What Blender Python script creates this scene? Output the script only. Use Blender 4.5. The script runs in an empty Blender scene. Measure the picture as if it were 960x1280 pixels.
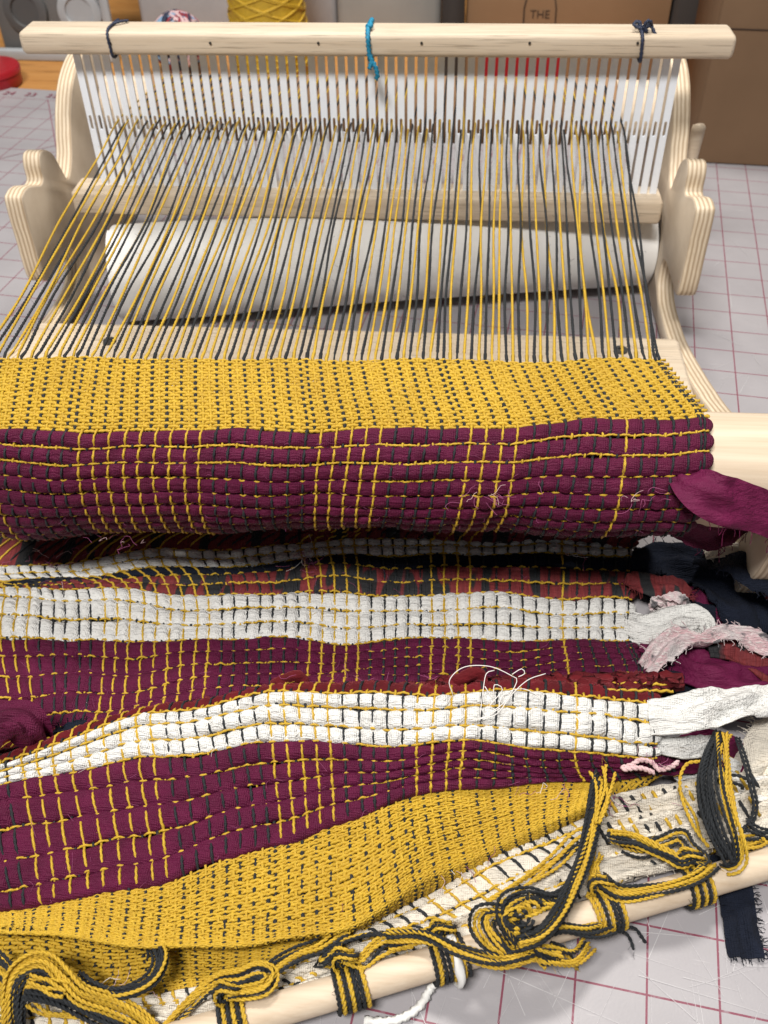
import bpy, math, random
import numpy as np
random.seed(7); rng = np.random.default_rng(7)
sc = bpy.context.scene
COL = sc.collection
# ------------------------------------------------------------------ camera, light, exposure
F = 1180.0                                   # focal length in photo pixels (photo 960 x 1280)
def _n(v): return v / np.linalg.norm(v)
_zd = _n(np.array([27, 1265, 1180.])); _yd = np.array([116, -1090, 1180.])
_yd = _n(_yd - (_yd @ _zd) * _zd); _zu = -_zd; _xd = np.cross(_yd, _zu)
R = np.array([_xd, _yd, _zu])                # world axes in camera frame (x right, y down, z forward)
CAM = np.array([0, 0, .365])
def at(px, py, z):                           # photo measurement -> world point at height z
    d = R @ np.array([(px - 480) / F, (py - 640) / F, 1.]); return CAM + (z - CAM[2]) / d[2] * d
cd = bpy.data.cameras.new("camera"); cam = bpy.data.objects.new("camera", cd); COL.objects.link(cam)
from mathutils import Matrix, Vector
M3 = Matrix((R[:, 0], -R[:, 1], -R[:, 2])).transposed()
cam.matrix_world = Matrix.Translation(Vector(CAM)) @ M3.to_4x4()
cd.sensor_fit = 'VERTICAL'; cd.sensor_height = 24; cd.lens = F / 1280 * 24
cd.clip_start = .01; cd.clip_end = 20
cd.dof.use_dof = True; cd.dof.focus_distance = .40; cd.dof.aperture_fstop = 13
sc.camera = cam
w = bpy.data.worlds.new("World"); sc.world = w; w.use_nodes = True
bg = w.node_tree.nodes["Background"]; bg.inputs[0].default_value = (.92, .96, 1, 1); bg.inputs[1].default_value = .13
def area(name, loc, target, sx, sy, power, col):
    l = bpy.data.lights.new(name, 'AREA'); l.shape = 'RECTANGLE'; l.size = sx; l.size_y = sy; l.energy = power; l.color = col
    o = bpy.data.objects.new(name, l); COL.objects.link(o); o.location = loc
    o.rotation_euler = (Vector(target) - Vector(loc)).to_track_quat('-Z', 'Y').to_euler(); return o
area("ceiling_lamp_back", (.05, .95, 1.65), (0, .4, .05), .45, .22, 22, (1, .955, .89))
area("ceiling_lamp_front", (-.30, -.42, 1.60), (0, .45, .08), .5, .25, 35, (1, .97, .93))
sc.view_settings.view_transform = 'Standard'; sc.view_settings.look = 'None'
sc.view_settings.exposure = .1; sc.view_settings.gamma = 1
sc.cycles.max_bounces = 6; sc.cycles.use_denoising = True

# ------------------------------------------------------------------ materials
def nt(name):
    m = bpy.data.materials.new(name); m.use_nodes = True; return m, m.node_tree.nodes, m.node_tree.links, m.node_tree.nodes["Principled BSDF"]
def mixc(N, L, fac, a, b):
    x = N.new('ShaderNodeMix'); x.data_type = 'RGBA'
    if isinstance(fac, (int, float)): x.inputs[0].default_value = fac
    else: L.new(fac, x.inputs[0])
    for i, c in ((6, a), (7, b)):
        if isinstance(c, tuple): x.inputs[i].default_value = (*c, 1)
        else: L.new(c, x.inputs[i])
    return x.outputs[2]
def math_(N, L, op, a, b=None, c=None):
    x = N.new('ShaderNodeMath'); x.operation = op
    for i, v in enumerate((a, b, c)):
        if v is None: continue
        if isinstance(v, (int, float)): x.inputs[i].default_value = v
        else: L.new(v, x.inputs[i])
    return x.outputs[0]
def noise(N, L, scale, sc3=None, detail=3, rough=.6):
    tc = N.new('ShaderNodeTexCoord'); out = tc.outputs['Object']
    if sc3:
        mp = N.new('ShaderNodeMapping'); mp.inputs['Scale'].default_value = sc3; L.new(out, mp.inputs[0]); out = mp.outputs[0]
    n = N.new('ShaderNodeTexNoise'); n.inputs['Scale'].default_value = scale; n.inputs['Detail'].default_value = detail
    n.inputs['Roughness'].default_value = rough; L.new(out, n.inputs['Vector']); return n.outputs[0]
def ramp(N, L, f, lo, hi):
    r = N.new('ShaderNodeMapRange'); r.inputs[1].default_value = lo; r.inputs[2].default_value = hi; L.new(f, r.inputs[0]); return r.outputs[0]
def bump(N, L, b, h, strength, dist):
    x = N.new('ShaderNodeBump'); x.inputs['Strength'].default_value = strength; x.inputs['Distance'].default_value = dist
    L.new(h, x.inputs['Height']); L.new(x.outputs[0], b.inputs['Normal'])
def fabric(name, c, c2, rough=.85, sheen=.10, grain=2600, crease=0.5, spec=.2, weave=True):
    m, N, L, b = nt(name)
    n1 = noise(N, L, 90, None, 4); L.new(mixc(N, L, ramp(N, L, n1, .3, .7), c, c2), b.inputs['Base Color'])
    b.inputs['Roughness'].default_value = rough; b.inputs['Specular IOR Level'].default_value = spec
    b.inputs['Sheen Weight'].default_value = sheen; b.inputs['Sheen Roughness'].default_value = .5
    b.inputs['Sheen Tint'].default_value = (*[min(1, x * 2 + .05) for x in c], 1)
    cr = noise(N, L, 1, (70, 420, 420), 3); gr = noise(N, L, grain, None, 2)
    h = math_(N, L, 'ADD', math_(N, L, 'MULTIPLY', cr, crease), math_(N, L, 'MULTIPLY', gr, .12))
    if weave:
        tc = N.new('ShaderNodeTexCoord')
        for d in ('X', 'Y'):
            wv = N.new('ShaderNodeTexWave'); wv.bands_direction = d; wv.inputs['Scale'].default_value = 420; wv.inputs['Distortion'].default_value = 1.5
            L.new(tc.outputs['Object'], wv.inputs[0]); h = math_(N, L, 'ADD', h, math_(N, L, 'MULTIPLY', wv.outputs[1], .05))
    bump(N, L, b, h, 1, .003); return m
def yarn(name, c, c2, rough=.5, spec=.5):
    m, N, L, b = nt(name)
    n1 = noise(N, L, 420, None, 3); n0 = noise(N, L, 38, None, 2); L.new(mixc(N, L, ramp(N, L, math_(N, L, 'ADD', math_(N, L, 'MULTIPLY', n1, .6), math_(N, L, 'MULTIPLY', n0, .4)), .36, .64), c, c2), b.inputs['Base Color'])
    b.inputs['Roughness'].default_value = rough; b.inputs['Specular IOR Level'].default_value = spec
    b.inputs['Sheen Weight'].default_value = .02
    bump(N, L, b, noise(N, L, 3600, None, 2), .8, .0004); return m
def wood(name, c, c2, sc3, edge=False, fleck=True):
    m, N, L, b = nt(name)
    n1 = noise(N, L, 1, sc3, 5, .65); col = mixc(N, L, ramp(N, L, n1, .3, .72), c, c2)
    if fleck:
        n2 = noise(N, L, 1, tuple(x * 5 for x in sc3), 2); col = mixc(N, L, ramp(N, L, n2, .56, .70), col, tuple(x * .66 for x in c2))
    if edge:
        tc = N.new('ShaderNodeTexCoord'); sx = N.new('ShaderNodeSeparateXYZ'); L.new(tc.outputs['Object'], sx.inputs[0])
        nz = noise(N, L, 60, None, 2)
        s = math_(N, L, 'SINE', math_(N, L, 'ADD', math_(N, L, 'MULTIPLY', sx.outputs[0], 2 * math.pi / .0027), math_(N, L, 'MULTIPLY', nz, 2.6)))
        pl = mixc(N, L, ramp(N, L, s, -.5, .75), (.74, .63, .47), (.43, .325, .22))
        pl = mixc(N, L, ramp(N, L, noise(N, L, 1, (900, 90, 90), 3), .35, .75), pl, mixc(N, L, .5, pl, (.42, .30, .19)))
        ge = N.new('ShaderNodeNewGeometry'); sn = N.new('ShaderNodeSeparateXYZ'); L.new(ge.outputs['True Normal'], sn.inputs[0])
        col = mixc(N, L, math_(N, L, 'GREATER_THAN', math_(N, L, 'ABSOLUTE', sn.outputs[0]), .6), pl, col)
    L.new(col, b.inputs['Base Color']); b.inputs['Roughness'].default_value = .55; b.inputs['Specular IOR Level'].default_value = .3
    bump(N, L, b, n1, .12, .001); return m
def plain(name, c, rough=.5, c2=None, scale=30, bmp=0, spec=.4, metal=0):
    m, N, L, b = nt(name); b.inputs['Roughness'].default_value = rough; b.inputs['Specular IOR Level'].default_value = spec; b.inputs['Metallic'].default_value = metal
    n1 = noise(N, L, scale, None, 4); L.new(mixc(N, L, ramp(N, L, n1, .3, .7), c, c2 or tuple(x * .88 for x in c)), b.inputs['Base Color'])
    if bmp: bump(N, L, b, noise(N, L, scale * 12, None, 3), bmp, .001)
    return m
Y_ = yarn("yellow_yarn", (.60, .382, .023), (.46, .275, .013)); D_ = yarn("charcoal_yarn", (.0105, .0125, .015), (.021, .024, .028), .6, .3)
BURG = fabric("burgundy_rag", (.112, .0060, .040), (.072, .0038, .025), crease=.5, rough=.6, spec=.25, sheen=.0, grain=3200)
BURG_L = fabric("burgundy_satin_rag", (.125, .0075, .048), (.092, .0055, .035), rough=.65, crease=.5, sheen=.05, weave=False, grain=1800)
WHITE = fabric("white_rag", (.74, .735, .71), (.64, .63, .605), grain=1300, crease=.9)
NAVY = fabric("navy_rag", (.005, .007, .014), (.010, .014, .028), crease=.6)
CHEN = fabric("red_chenille", (.12, .006, .010), (.05, .003, .005), grain=900, crease=.5, sheen=.6, weave=False)
PINK_ = fabric("frayed_pink_rag", (.55, .33, .36), (.32, .26, .28), crease=.6)
CREAM = fabric("cream_rag", (.72, .66, .56), (.60, .55, .47), grain=1500, crease=.9)
def faded():
    m, N, L, b = nt("frayed_pink_grey_rag")
    n1 = noise(N, L, 1, (60, 60, 60), 3); n2 = noise(N, L, 1, (220, 1500, 900), 2); n3 = noise(N, L, 1, (130, 130, 130), 2)
    col = mixc(N, L, ramp(N, L, n1, .42, .58), (.60, .40, .42), (.55, .50, .50)); col = mixc(N, L, ramp(N, L, n2, .5, .62), col, (.70, .64, .62)); col = mixc(N, L, ramp(N, L, n3, .60, .68), col, (.12, .11, .12))
    L.new(col, b.inputs['Base Color']); b.inputs['Roughness'].default_value = .9; b.inputs['Sheen Weight'].default_value = .2; bump(N, L, b, n2, 1, .0012); return m
PINK = faded()
def plaid():
    m, N, L, b = nt("red_black_plaid_rag")
    a = noise(N, L, 1, (115, 20, 20), 1); n2 = noise(N, L, 1, (900, 60, 60), 2)
    base = mixc(N, L, ramp(N, L, n2, .35, .7), (.17, .018, .02), (.11, .010, .014))
    col = mixc(N, L, ramp(N, L, a, .54, .57), base, (.010, .010, .012)); L.new(col, b.inputs['Base Color'])
    b.inputs['Roughness'].default_value = .8; bump(N, L, b, math_(N, L, 'ADD', n2, noise(N, L, 1, (70, 420, 420), 3)), .7, .0015); return m
PLAID = plaid()
BEECH = wood("beech_along_x", (.66, .56, .435), (.54, .435, .32), (6, 260, 260))
BEECH_D = wood("beech_dowel", (.67, .56, .43), (.50, .385, .27), (6, 240, 240), fleck=False)
PLY = wood("birch_plywood", (.63, .535, .42), (.50, .405, .30), (120, 26, 26), edge=True, fleck=False)
DENT = plain("heddle_plastic", (.84, .88, .94), .35, (.81, .85, .91), 40)
PAPER = plain("white_paper", (.80, .79, .765), .85, (.72, .71, .69), 14, .15)
CARD = plain("cardboard", (.30, .18, .098), .8, (.25, .148, .08), 9, .15, .2)
CARD2 = plain("brown_cardboard", (.205, .125, .072), .8, (.165, .10, .057), 9, .15, .2)
INK = plain("black_ink", (.05, .028, .018), .8); NAILM = plain("dark_nail", (.04, .035, .03), .5)
TABLEW = wood("orange_table_wood", (.50, .245, .075), (.42, .19, .05), (4, 50, 50))
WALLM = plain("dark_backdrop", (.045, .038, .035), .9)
GREYP = plain("grey_plastic", (.42, .44, .46), .5); GREYD = plain("dark_grey_plastic", (.16, .155, .15), .6)
BINW = plain("pale_bin_plastic", (.47, .47, .49), .45); BING = plain("grey_bin_plastic", (.36, .36, .345), .5, (.30, .30, .29), 12)
REDP = plain("red_plastic", (.36, .012, .02), .35); BLUEY = yarn("turquoise_yarn", (.005, .25, .42), (.004, .19, .34)); NAVYY = yarn("navy_yarn", (.012, .02, .05), (.02, .03, .07))
WCORD = plain("white_cord", (.78, .77, .74), .6); WTHR = plain("white_thread", (.8, .77, .74), .6)
LINE = plain("maroon_print", (.25, .05, .085), .6); SCR = plain("white_scratch", (.52, .505, .515), .6)
PINKY = yarn("pink_yarn", (.70, .50, .50), (.62, .40, .41)); LBLUE = yarn("light_blue_yarn", (.22, .36, .52), (.16, .28, .42)); REDY = yarn("red_yarn", (.30, .02, .04), (.22, .015, .03))
FIB = plain('burgundy_fibre', (.30, .07, .17), .7)
SCREW = plain("steel_screw", (.10, .10, .10), .35, metal=.7)
def matmat():
    m, N, L, b = nt("cutting_mat_print")
    tc = N.new('ShaderNodeTexCoord'); s = N.new('ShaderNodeSeparateXYZ'); L.new(tc.outputs['Object'], s.inputs[0])
    base = mixc(N, L, ramp(N, L, noise(N, L, 16, None, 5), .3, .7), (.30, .284, .298), (.35, .333, .347))
    sc_ = noise(N, L, 1, (40, 900, 1), 2); base = mixc(N, L, ramp(N, L, sc_, .68, .8), base, (.46, .44, .45))
    def line(i, per, wd, off=0.0):
        f = math_(N, L, 'FRACT', math_(N, L, 'ADD', math_(N, L, 'DIVIDE', s.outputs[i], per), .5 + 40 + off))
        return math_(N, L, 'LESS_THAN', math_(N, L, 'ABSOLUTE', math_(N, L, 'SUBTRACT', f, .5)), wd / per / 2)
    g = math_(N, L, 'MAXIMUM', line(0, .0258, .0008), line(1, .0258, .0008))
    inside = math_(N, L, 'LESS_THAN', s.outputs[1], .0258 * 11 + .0006)
    g = math_(N, L, 'MULTIPLY', g, inside); g = math_(N, L, 'MULTIPLY', g, ramp(N, L, noise(N, L, 220, None, 3), .15, .45))
    col = mixc(N, L, math_(N, L, 'MULTIPLY', g, .92), base, (.19, .03, .06)); L.new(col, b.inputs['Base Color'])
    b.inputs['Roughness'].default_value = .42; b.inputs['Specular IOR Level'].default_value = .35
    bump(N, L, b, noise(N, L, 900, None, 2), .12, .0005); return m
MAT = matmat()

# ------------------------------------------------------------------ mesh helpers
class MB:
    def __init__(s): s.v = []; s.f = []; s.m = []; s.n = 0
    def add(s, v, f, mi=0):
        v = np.asarray(v, float); s.v.append(v)
        for q in f if isinstance(f, list) else [f]:
            q = np.asarray(q, np.int64) + s.n; s.f.append(q); s.m.append(np.full(len(q), mi, np.int32))
        s.n += len(v); return s
    def build(s, name, mats, parent=None, smooth=True, sharp=None):
        me = bpy.data.meshes.new(name); V = np.concatenate(s.v)
        me.vertices.add(len(V)); me.vertices.foreach_set('co', V.astype(np.float32).ravel())
        idx = np.concatenate([q.ravel() for q in s.f]); cnt = np.concatenate([np.full(len(q), q.shape[1], np.int32) for q in s.f])
        me.loops.add(len(idx)); me.loops.foreach_set('vertex_index', idx.astype(np.int32))
        me.polygons.add(len(cnt)); st = np.zeros(len(cnt), np.int32); st[1:] = np.cumsum(cnt)[:-1]
        me.polygons.foreach_set('loop_start', st); me.polygons.foreach_set('loop_total', cnt)
        me.polygons.foreach_set('material_index', np.concatenate(s.m)); me.polygons.foreach_set('use_smooth', np.full(len(cnt), smooth))
        me.update(calc_edges=True)
        for m in mats if isinstance(mats, list) else [mats]: me.materials.append(m)
        if sharp: me.set_sharp_from_angle(angle=math.radians(sharp))
        o = bpy.data.objects.new(name, me); COL.objects.link(o)
        if parent: o.parent = parent
        return o
def empty(name, loc=(0, 0, 0)):
    o = bpy.data.objects.new(name, None); o.location = loc; o.empty_display_size = .02; COL.objects.link(o); return o
def tag(o, label=None, cat=None, group=None, kind=None):
    if label: o['label'] = label
    if cat: o['category'] = cat
    if group: o['group'] = group
    if kind: o['kind'] = kind
    return o
def spline(P, step):
    P = np.asarray(P, float)
    if len(P) == 2: P = np.array([P[0], (P[0] + P[1]) / 2, P[1]])
    Q = np.vstack([2 * P[0] - P[1], P, 2 * P[-1] - P[-2]]); out = []
    for i in range(len(P) - 1):
        a, b, c, d = Q[i:i + 4]; n = max(2, int(np.linalg.norm(c - b) / step)); t = np.linspace(0, 1, n, endpoint=False)[:, None]
        out.append(.5 * (2 * b + (c - a) * t + (2 * a - 5 * b + 4 * c - d) * t * t + (-a + 3 * b - 3 * c + d) * t ** 3))
    return np.vstack(out + [P[-1:]])
def frames(P):
    T = np.gradient(P, axis=0); T /= np.linalg.norm(T, axis=1)[:, None] + 1e-12
    N = np.zeros_like(P); r = np.array([0, 0, 1.]) if abs(T[0, 2]) < .9 else np.array([1., 0, 0])
    for i in range(len(P)):
        r = r - (r @ T[i]) * T[i]; r /= np.linalg.norm(r) + 1e-12; N[i] = r
    return T, N, np.cross(T, N)
def ring_faces(n, k, cap=True, off=0):
    i = np.arange(n - 1)[:, None] * k; j = np.arange(k)[None]; j2 = (j + 1) % k
    q = np.stack([i + j, i + j2, i + k + j2, i + k + j], -1).reshape(-1, 4)
    fs = [q]
    if cap: fs += [np.arange(k)[None, ::-1], (np.arange(k) + (n - 1) * k)[None]]
    return fs
def tube(mb, P, r, k=6, twist=None, N=None, mi=0, flat=1.0, phase=0.0, cap=True):
    P = np.asarray(P, float); n = len(P)
    if N is None: T, N, B = frames(P)
    else:
        T = np.gradient(P, axis=0); T /= np.linalg.norm(T, axis=1)[:, None] + 1e-12
        B = np.cross(T, N); B /= np.linalg.norm(B, axis=1)[:, None] + 1e-12; N = np.cross(B, T)
    a = np.arange(k) * 2 * np.pi / k; rr = np.broadcast_to(np.asarray(r, float), (n,))[:, None] * np.ones((1, k))
    if twist:
        s = np.concatenate([[0], np.cumsum(np.linalg.norm(np.diff(P, axis=0), axis=1))])
        rr = rr * (.58 + .60 * np.cos(a[None] - 2 * np.pi * s[:, None] / twist - phase) ** 2)
    V = P[:, None] + (np.cos(a) * rr)[..., None] * B[:, None] + (np.sin(a) * rr)[..., None] * N[:, None] * np.broadcast_to(np.asarray(flat, float), (n,))[:, None, None]
    mb.add(V.reshape(-1, 3), ring_faces(n, k, cap), mi); return mb
def ply2(mb, P, r, pitch=.0048, k=6, mi=0, phase=0.0):     # a real two-ply strand: two cords wound round each other
    P = np.asarray(P, float); T, N, B = frames(P); s = np.concatenate([[0], np.cumsum(np.linalg.norm(np.diff(P, axis=0), axis=1))]); th = 2 * np.pi * s / pitch + phase
    o = (np.cos(th)[:, None] * N + np.sin(th)[:, None] * B) * r * .5
    tube(mb, P + o, r * .58, k, mi=mi); tube(mb, P - o, r * .58, k, mi=mi)
def box(mb, x0, x1, y0, y1, z0, z1, mi=0, b=0.0):
    if b <= 0:
        v = [(x, y, z) for x in (x0, x1) for y in (y0, y1) for z in (z0, z1)]
        mb.add(v, np.array([[0, 1, 3, 2], [4, 6, 7, 5], [0, 4, 5, 1], [2, 3, 7, 6], [0, 2, 6, 4], [1, 5, 7, 3]]), mi)
    else:                                    # rounded bar along x
        prof = []
        for cy, cz, a0 in ((y1 - b, z1 - b, 0), (y0 + b, z1 - b, 90), (y0 + b, z0 + b, 180), (y1 - b, z0 + b, 270)):
            for t in (0, 30, 60, 90):
                a = math.radians(a0 + t); prof.append((cy + b * math.cos(a), cz + b * math.sin(a)))
        prof = np.array(prof); c = prof.mean(0); k = len(prof); rings = []
        hy = (y1 - y0) / 2; hz = (z1 - z0) / 2
        for x, ins in ((x0, 1), (x0 + b * .3, .4), (x0 + b, 0), (x1 - b, 0), (x1 - b * .3, .4), (x1, 1)):
            s = np.array([(hy - b * ins) / hy, (hz - b * ins) / hz]); p = c + (prof - c) * s
            rings.append(np.column_stack([np.full(k, x), p]))
        mb.add(np.vstack(rings), ring_faces(6, k), mi)
    return mb
def prism_x(mb, prof, x0, x1, b=.0012, mi=0):       # outline in (y,z) extruded along x, edges eased
    p = np.array(prof); k = len(p); e = np.roll(p, -1, 0) - np.roll(p, 1, 0); e /= np.linalg.norm(e, axis=1)[:, None]
    nrm = np.column_stack([e[:, 1], -e[:, 0]])
    if np.sum(p[:, 0] * np.roll(p[:, 1], -1) - np.roll(p[:, 0], -1) * p[:, 1]) < 0: nrm = -nrm
    rings = []
    for x, ins in ((x0, b), (x0 + b * .35, b * .35), (x0 + b, 0), (x1 - b, 0), (x1 - b * .35, b * .35), (x1, b)): rings.append(np.column_stack([np.full(k, x), p - nrm * ins]))
    mb.add(np.vstack(rings), ring_faces(6, k), mi); return mb
def round_poly(pts, n=6):                          # smooth closed outline
    P = np.array(pts, float); k = len(P); out = []
    for i in range(k):
        a, b, c, d = P[i - 1], P[i], P[(i + 1) % k], P[(i + 2) % k]; t = np.linspace(0, 1, n, endpoint=False)[:, None]
        out.append(.5 * (2 * b + (c - a) * t + (2 * a - 5 * b + 4 * c - d) * t * t + (-a + 3 * b - 3 * c + d) * t ** 3))
    return np.vstack(out)
def ribbon(mb, C, wdt, thick=.0011, cols=9, curl=0.0, fray=0.0, mi=0, seed=0, up=None, wave=.0012):
    r = np.random.default_rng(seed); P = spline(C, .0016); T, N, B = frames(P) if up is None else (None, None, None)
    if up is not None:
        T = np.gradient(P, axis=0); T /= np.linalg.norm(T, axis=1)[:, None]; B = np.cross(T, np.asarray(up, float)); B /= np.linalg.norm(B, axis=1)[:, None]; N = np.cross(B, T)
    n = len(P); s = np.linspace(0, 1, n); W = np.interp(s, np.linspace(0, 1, len(wdt)), wdt)
    e = np.linspace(-1, 1, cols)[None]; L = np.arange(n)[:, None] * .0016
    ph = r.uniform(0, 6.28, 8)
    h = wave * (np.sin(L * 330 + 2 * e + ph[0]) * .5 + np.sin(L * 170 + e * 5 + ph[1]) * .8 + np.sin(e * 6.5 + L * 60 + ph[2]) * .9) + curl * W[:, None] * (1 - e * e)
    h = h + .00045 * np.sin(L * 820 + e * 9 + ph[3]) * np.sin(e * 11 + L * 210 + ph[4]) + .0007 * np.sin(L * 95 + ph[5] + e * 3.3) * np.sin(e * 4.2 - L * 260 + ph[6])
    jag = 1 + fray * (r.uniform(-1, 1, (n, 1)) * (np.abs(e) > .9))
    mid = P[:, None] + (e * W[:, None] / 2 * jag)[..., None] * B[:, None] + h[..., None] * N[:, None]
    NN = N[:, None] * thick / 2; top = mid + NN; bot = mid - NN
    ring = np.concatenate([top, bot[:, ::-1]], 1); k = 2 * cols
    mb.add(ring.reshape(-1, 3), ring_faces(n, k), mi)
    return mid
def fringe(mb, edge, out, length, cnt, mi=0, seed=0, r0=.00016):
    r = np.random.default_rng(seed)
    for _ in range(cnt):
        i = r.integers(0, len(edge)); p = edge[i]; d = np.asarray(out) + r.normal(0, .45, 3); d /= np.linalg.norm(d); l = length * r.uniform(.3, 1)
        q = p + d * l * .5 + r.normal(0, l * .12, 3); e = p + d * l + np.array([0, 0, -l * .3 * r.random()])
        tube(mb, spline([p, q, e], .0012), r0, 4, mi=mi)

# ------------------------------------------------------------------ setting: table, mat, backdrop
tag(box(MB(), -1.6, 1.4, -.7, 1.75, -.06, -.0035).build('table_top', TABLEW, smooth=False), kind='structure')
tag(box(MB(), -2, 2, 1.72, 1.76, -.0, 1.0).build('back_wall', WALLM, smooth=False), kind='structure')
ROT = math.radians(-8.2)
mat = box(MB(), -1.2, .62, -.78, .312, -.0028, 0).build('cutting_mat', MAT, smooth=False)
mat.location = (.2051, .6411, 0); mat.rotation_euler = (0, 0, ROT)
tag(mat, 'grey pink gridded cutting mat with maroon lines lying flat under the loom', 'cutting mat')
# scratches
sm = MB(); r = np.random.default_rng(3)
for i in range(520):
    c, s_ = math.cos(-ROT), math.sin(-ROT)
    wx, wy = r.uniform(-.05, .22), r.uniform(.06, .24)
    if i % 3 == 0: wx, wy = r.uniform(.12, .45), r.uniform(.2, .85)
    dx, dy = wx - .2051, wy - .6411; p = np.array([c * dx - s_ * dy, s_ * dx + c * dy]); a = r.choice([.1, 1.45, .9, 2.2]) + r.normal(0, .35); l = r.uniform(.006, .05); d = np.array([math.cos(a), math.sin(a)]); n = np.array([-d[1], d[0]]) * r.uniform(.00006, .00017)
    q = [p - n, p + d * l - n * .3, p + d * l + n * .3, p + n]
    sm.add([(*x, .00035) for x in q], np.array([[0, 1, 2, 3]]))
tag(sm.build('knife_scratches', SCR, mat, smooth=False), kind='stuff')
pl = MB()
def pline(a, b, wd=.0007):
    a, b = np.array(a), np.array(b); d = b - a; n = np.array([-d[1], d[0]]) / np.linalg.norm(d) * wd / 2
    pl.add([(*x, .0004) for x in (a - n, b - n, b + n, a + n)], np.array([[0, 1, 2, 3]]))
g = .0258
for a, b in (((-35 * g, -4 * g), (-20 * g, 11 * g)), ((-24 * g, 11 * g), (-12 * g, -1 * g)), ((-27 * g, 11 * g), (-20 * g, -1 * g))): pline(a, b)
tag(pl.build('printed_angle_line', LINE, mat, smooth=False), 'printed diagonal angle guides', kind='stuff')
def text(body, size, mtl, parent, loc, rot=(0, 0, 0), name='printed_number', ext=.0):
    cu = bpy.data.curves.new(name, 'FONT'); cu.body = body; cu.size = size; cu.align_x = 'CENTER'; cu.extrude = ext
    o = bpy.data.objects.new(name, cu); dg = bpy.context.evaluated_depsgraph_get(); COL.objects.link(o)
    bpy.context.view_layer.update(); me = bpy.data.meshes.new_from_object(o.evaluated_get(bpy.context.evaluated_depsgraph_get()))
    bpy.data.objects.remove(o); o = bpy.data.objects.new(name, me); COL.objects.link(o); me.materials.clear(); me.materials.append(mtl)
    o.parent = parent; o.location = loc; o.rotation_euler = rot; return o
for i in range(-30, -12): text(str(-i - 5), .014, LINE, mat, (i * g, 11.25 * g, .0006))
text("60", .013, LINE, mat, (-22.6 * g, 8.0 * g, .0006))

# ------------------------------------------------------------------ loom
loom = tag(empty('table_loom', (-.065, .5, 0)), 'pale birch plywood table loom with a round front beam standing on the mat', 'loom')
def lp(o): o.parent = loom; o.matrix_parent_inverse = Matrix.Translation((.065, -.5, 0)); return o
panel = round_poly([(.352, 0), (.318, .03), (.306, .06), (.306, .085), (.318, .102), (.345, .101), (.372, .078), (.40, .0605), (.43, .048), (.4635, .0376), (.505, .027), (.549, .0180), (.585, .0165), (.604, .0195), (.613, .029), (.611, .041), (.600, .047), (.575, .0475), (.5525, .0495), (.5510, .080), (.5518, .1045), (.557, .1085), (.566, .1085), (.577, .1045), (.5845, .1018), (.590, .1035), (.5905, .112), (.595, .118), (.604, .1170), (.615, .110), (.6225, .097), (.630, .086), (.645, .096), (.660, .119), (.680, .136), (.707, .1445), (.732, .1425), (.752, .125), (.77, .085), (.78, .04), (.775, 0), (.72, .0), (.60, .004), (.50, .004)], 5)
for x0, x1 in ((.1445, .1565), (-.285, -.273)):
    o = prism_x(MB(), panel, 0, x1 - x0).build('side_panel', PLY, sharp=50); o.location = (x0, 0, 0); lp(o)
def cyl_x(mb, x0, x1, y, z, r, k=40, b=.001):
    a = np.arange(k) * 2 * np.pi / k; rings = []
    for x, rr in ((x0, r - b), (x0 + b, r), (x1 - b, r), (x1, r - b)): rings.append(np.column_stack([np.full(k, x), y + rr * np.cos(a), z + rr * np.sin(a)]))
    mb.add(np.vstack(rings), ring_faces(4, k)); return mb
BY, BZ = .332, .0884
lp(cyl_x(MB(), -.2725, .144, BY, BZ - .0006, .0258).build('front_beam', BEECH_D, sharp=40))
lp(cyl_x(MB(), -.2725, .144, .735, .098, .022).build('back_beam', BEECH_D, sharp=40))
cb = lp(box(MB(), -.2728, .1443, .452, .523, .018, .036, b=.003).build('cross_bar', BEECH, sharp=40))
for px, py in ((137, 427), (776, 438)):
    p = at(px, py, .0362); s_ = MB(); a = np.arange(12) * np.pi / 6
    s_.add(np.vstack([np.column_stack([p[0] + rr * np.cos(a), p[1] + rr * np.sin(a), np.full(12, zz)]) for rr, zz in ((.0045, .0358), (.0042, .0372), (.002, .0372), (.0018, .0364))]), ring_faces(4, 12))
    o = s_.build('screw_head', SCREW, cb, sharp=40)
pg = MB(); tube(pg, np.array([(.163, .6665, .085), (.1635, .667, .095), (.1645, .668, .11), (.1650, .6685, .1135), (.165, .669, .1142)]), [.0048, .0048, .0048, .0045, .003], 16)
lp(pg.build('ratchet_peg', BEECH_D, sharp=60))

# ------------------------------------------------------------------ heddle
hed = tag(empty('heddle', (-.0585, .625, .13)), 'white plastic heddle with slots held between two pale wooden bars', 'heddle')
def hp(o): o.parent = hed; o.matrix_parent_inverse = Matrix.Translation((.0585, -.625, -.13)); return o
tb = hp(box(MB(), -.2755, .163, .612, .637, .1735, .1872, b=.003).build('top_bar', BEECH, sharp=40))
hp(box(MB(), -.267, .1385, .612, .637, .068, .0843, b=.002).build('bottom_bar', BEECH, sharp=40))
nl = None
for px in (138, 263, 398, 527, 662, 797):
    d = R @ np.array([(px - 480) / F, (53.5 - 640) / F, 1.]); p = CAM + (.612 - CAM[1]) / d[1] * d
    m_ = MB(); a = np.arange(8) * np.pi / 4
    m_.add(np.vstack([np.column_stack([p[0] + .0009 * q * np.cos(a), np.full(8, .6113), p[2] + .0009 * q * np.sin(a)]) for q in (1, .5)] + [np.column_stack([p[0] + .0009 * np.cos(a), np.full(8, .6125), p[2] + .0009 * np.sin(a)])]), ring_faces(2, 8)[0:1] + [np.arange(8, 16)[None]])
    m_.build('nail', NAILM, tb)
PITCH = .0063; X0 = -.2485
xs = X0 + PITCH * (np.arange(61) + .5)
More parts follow.
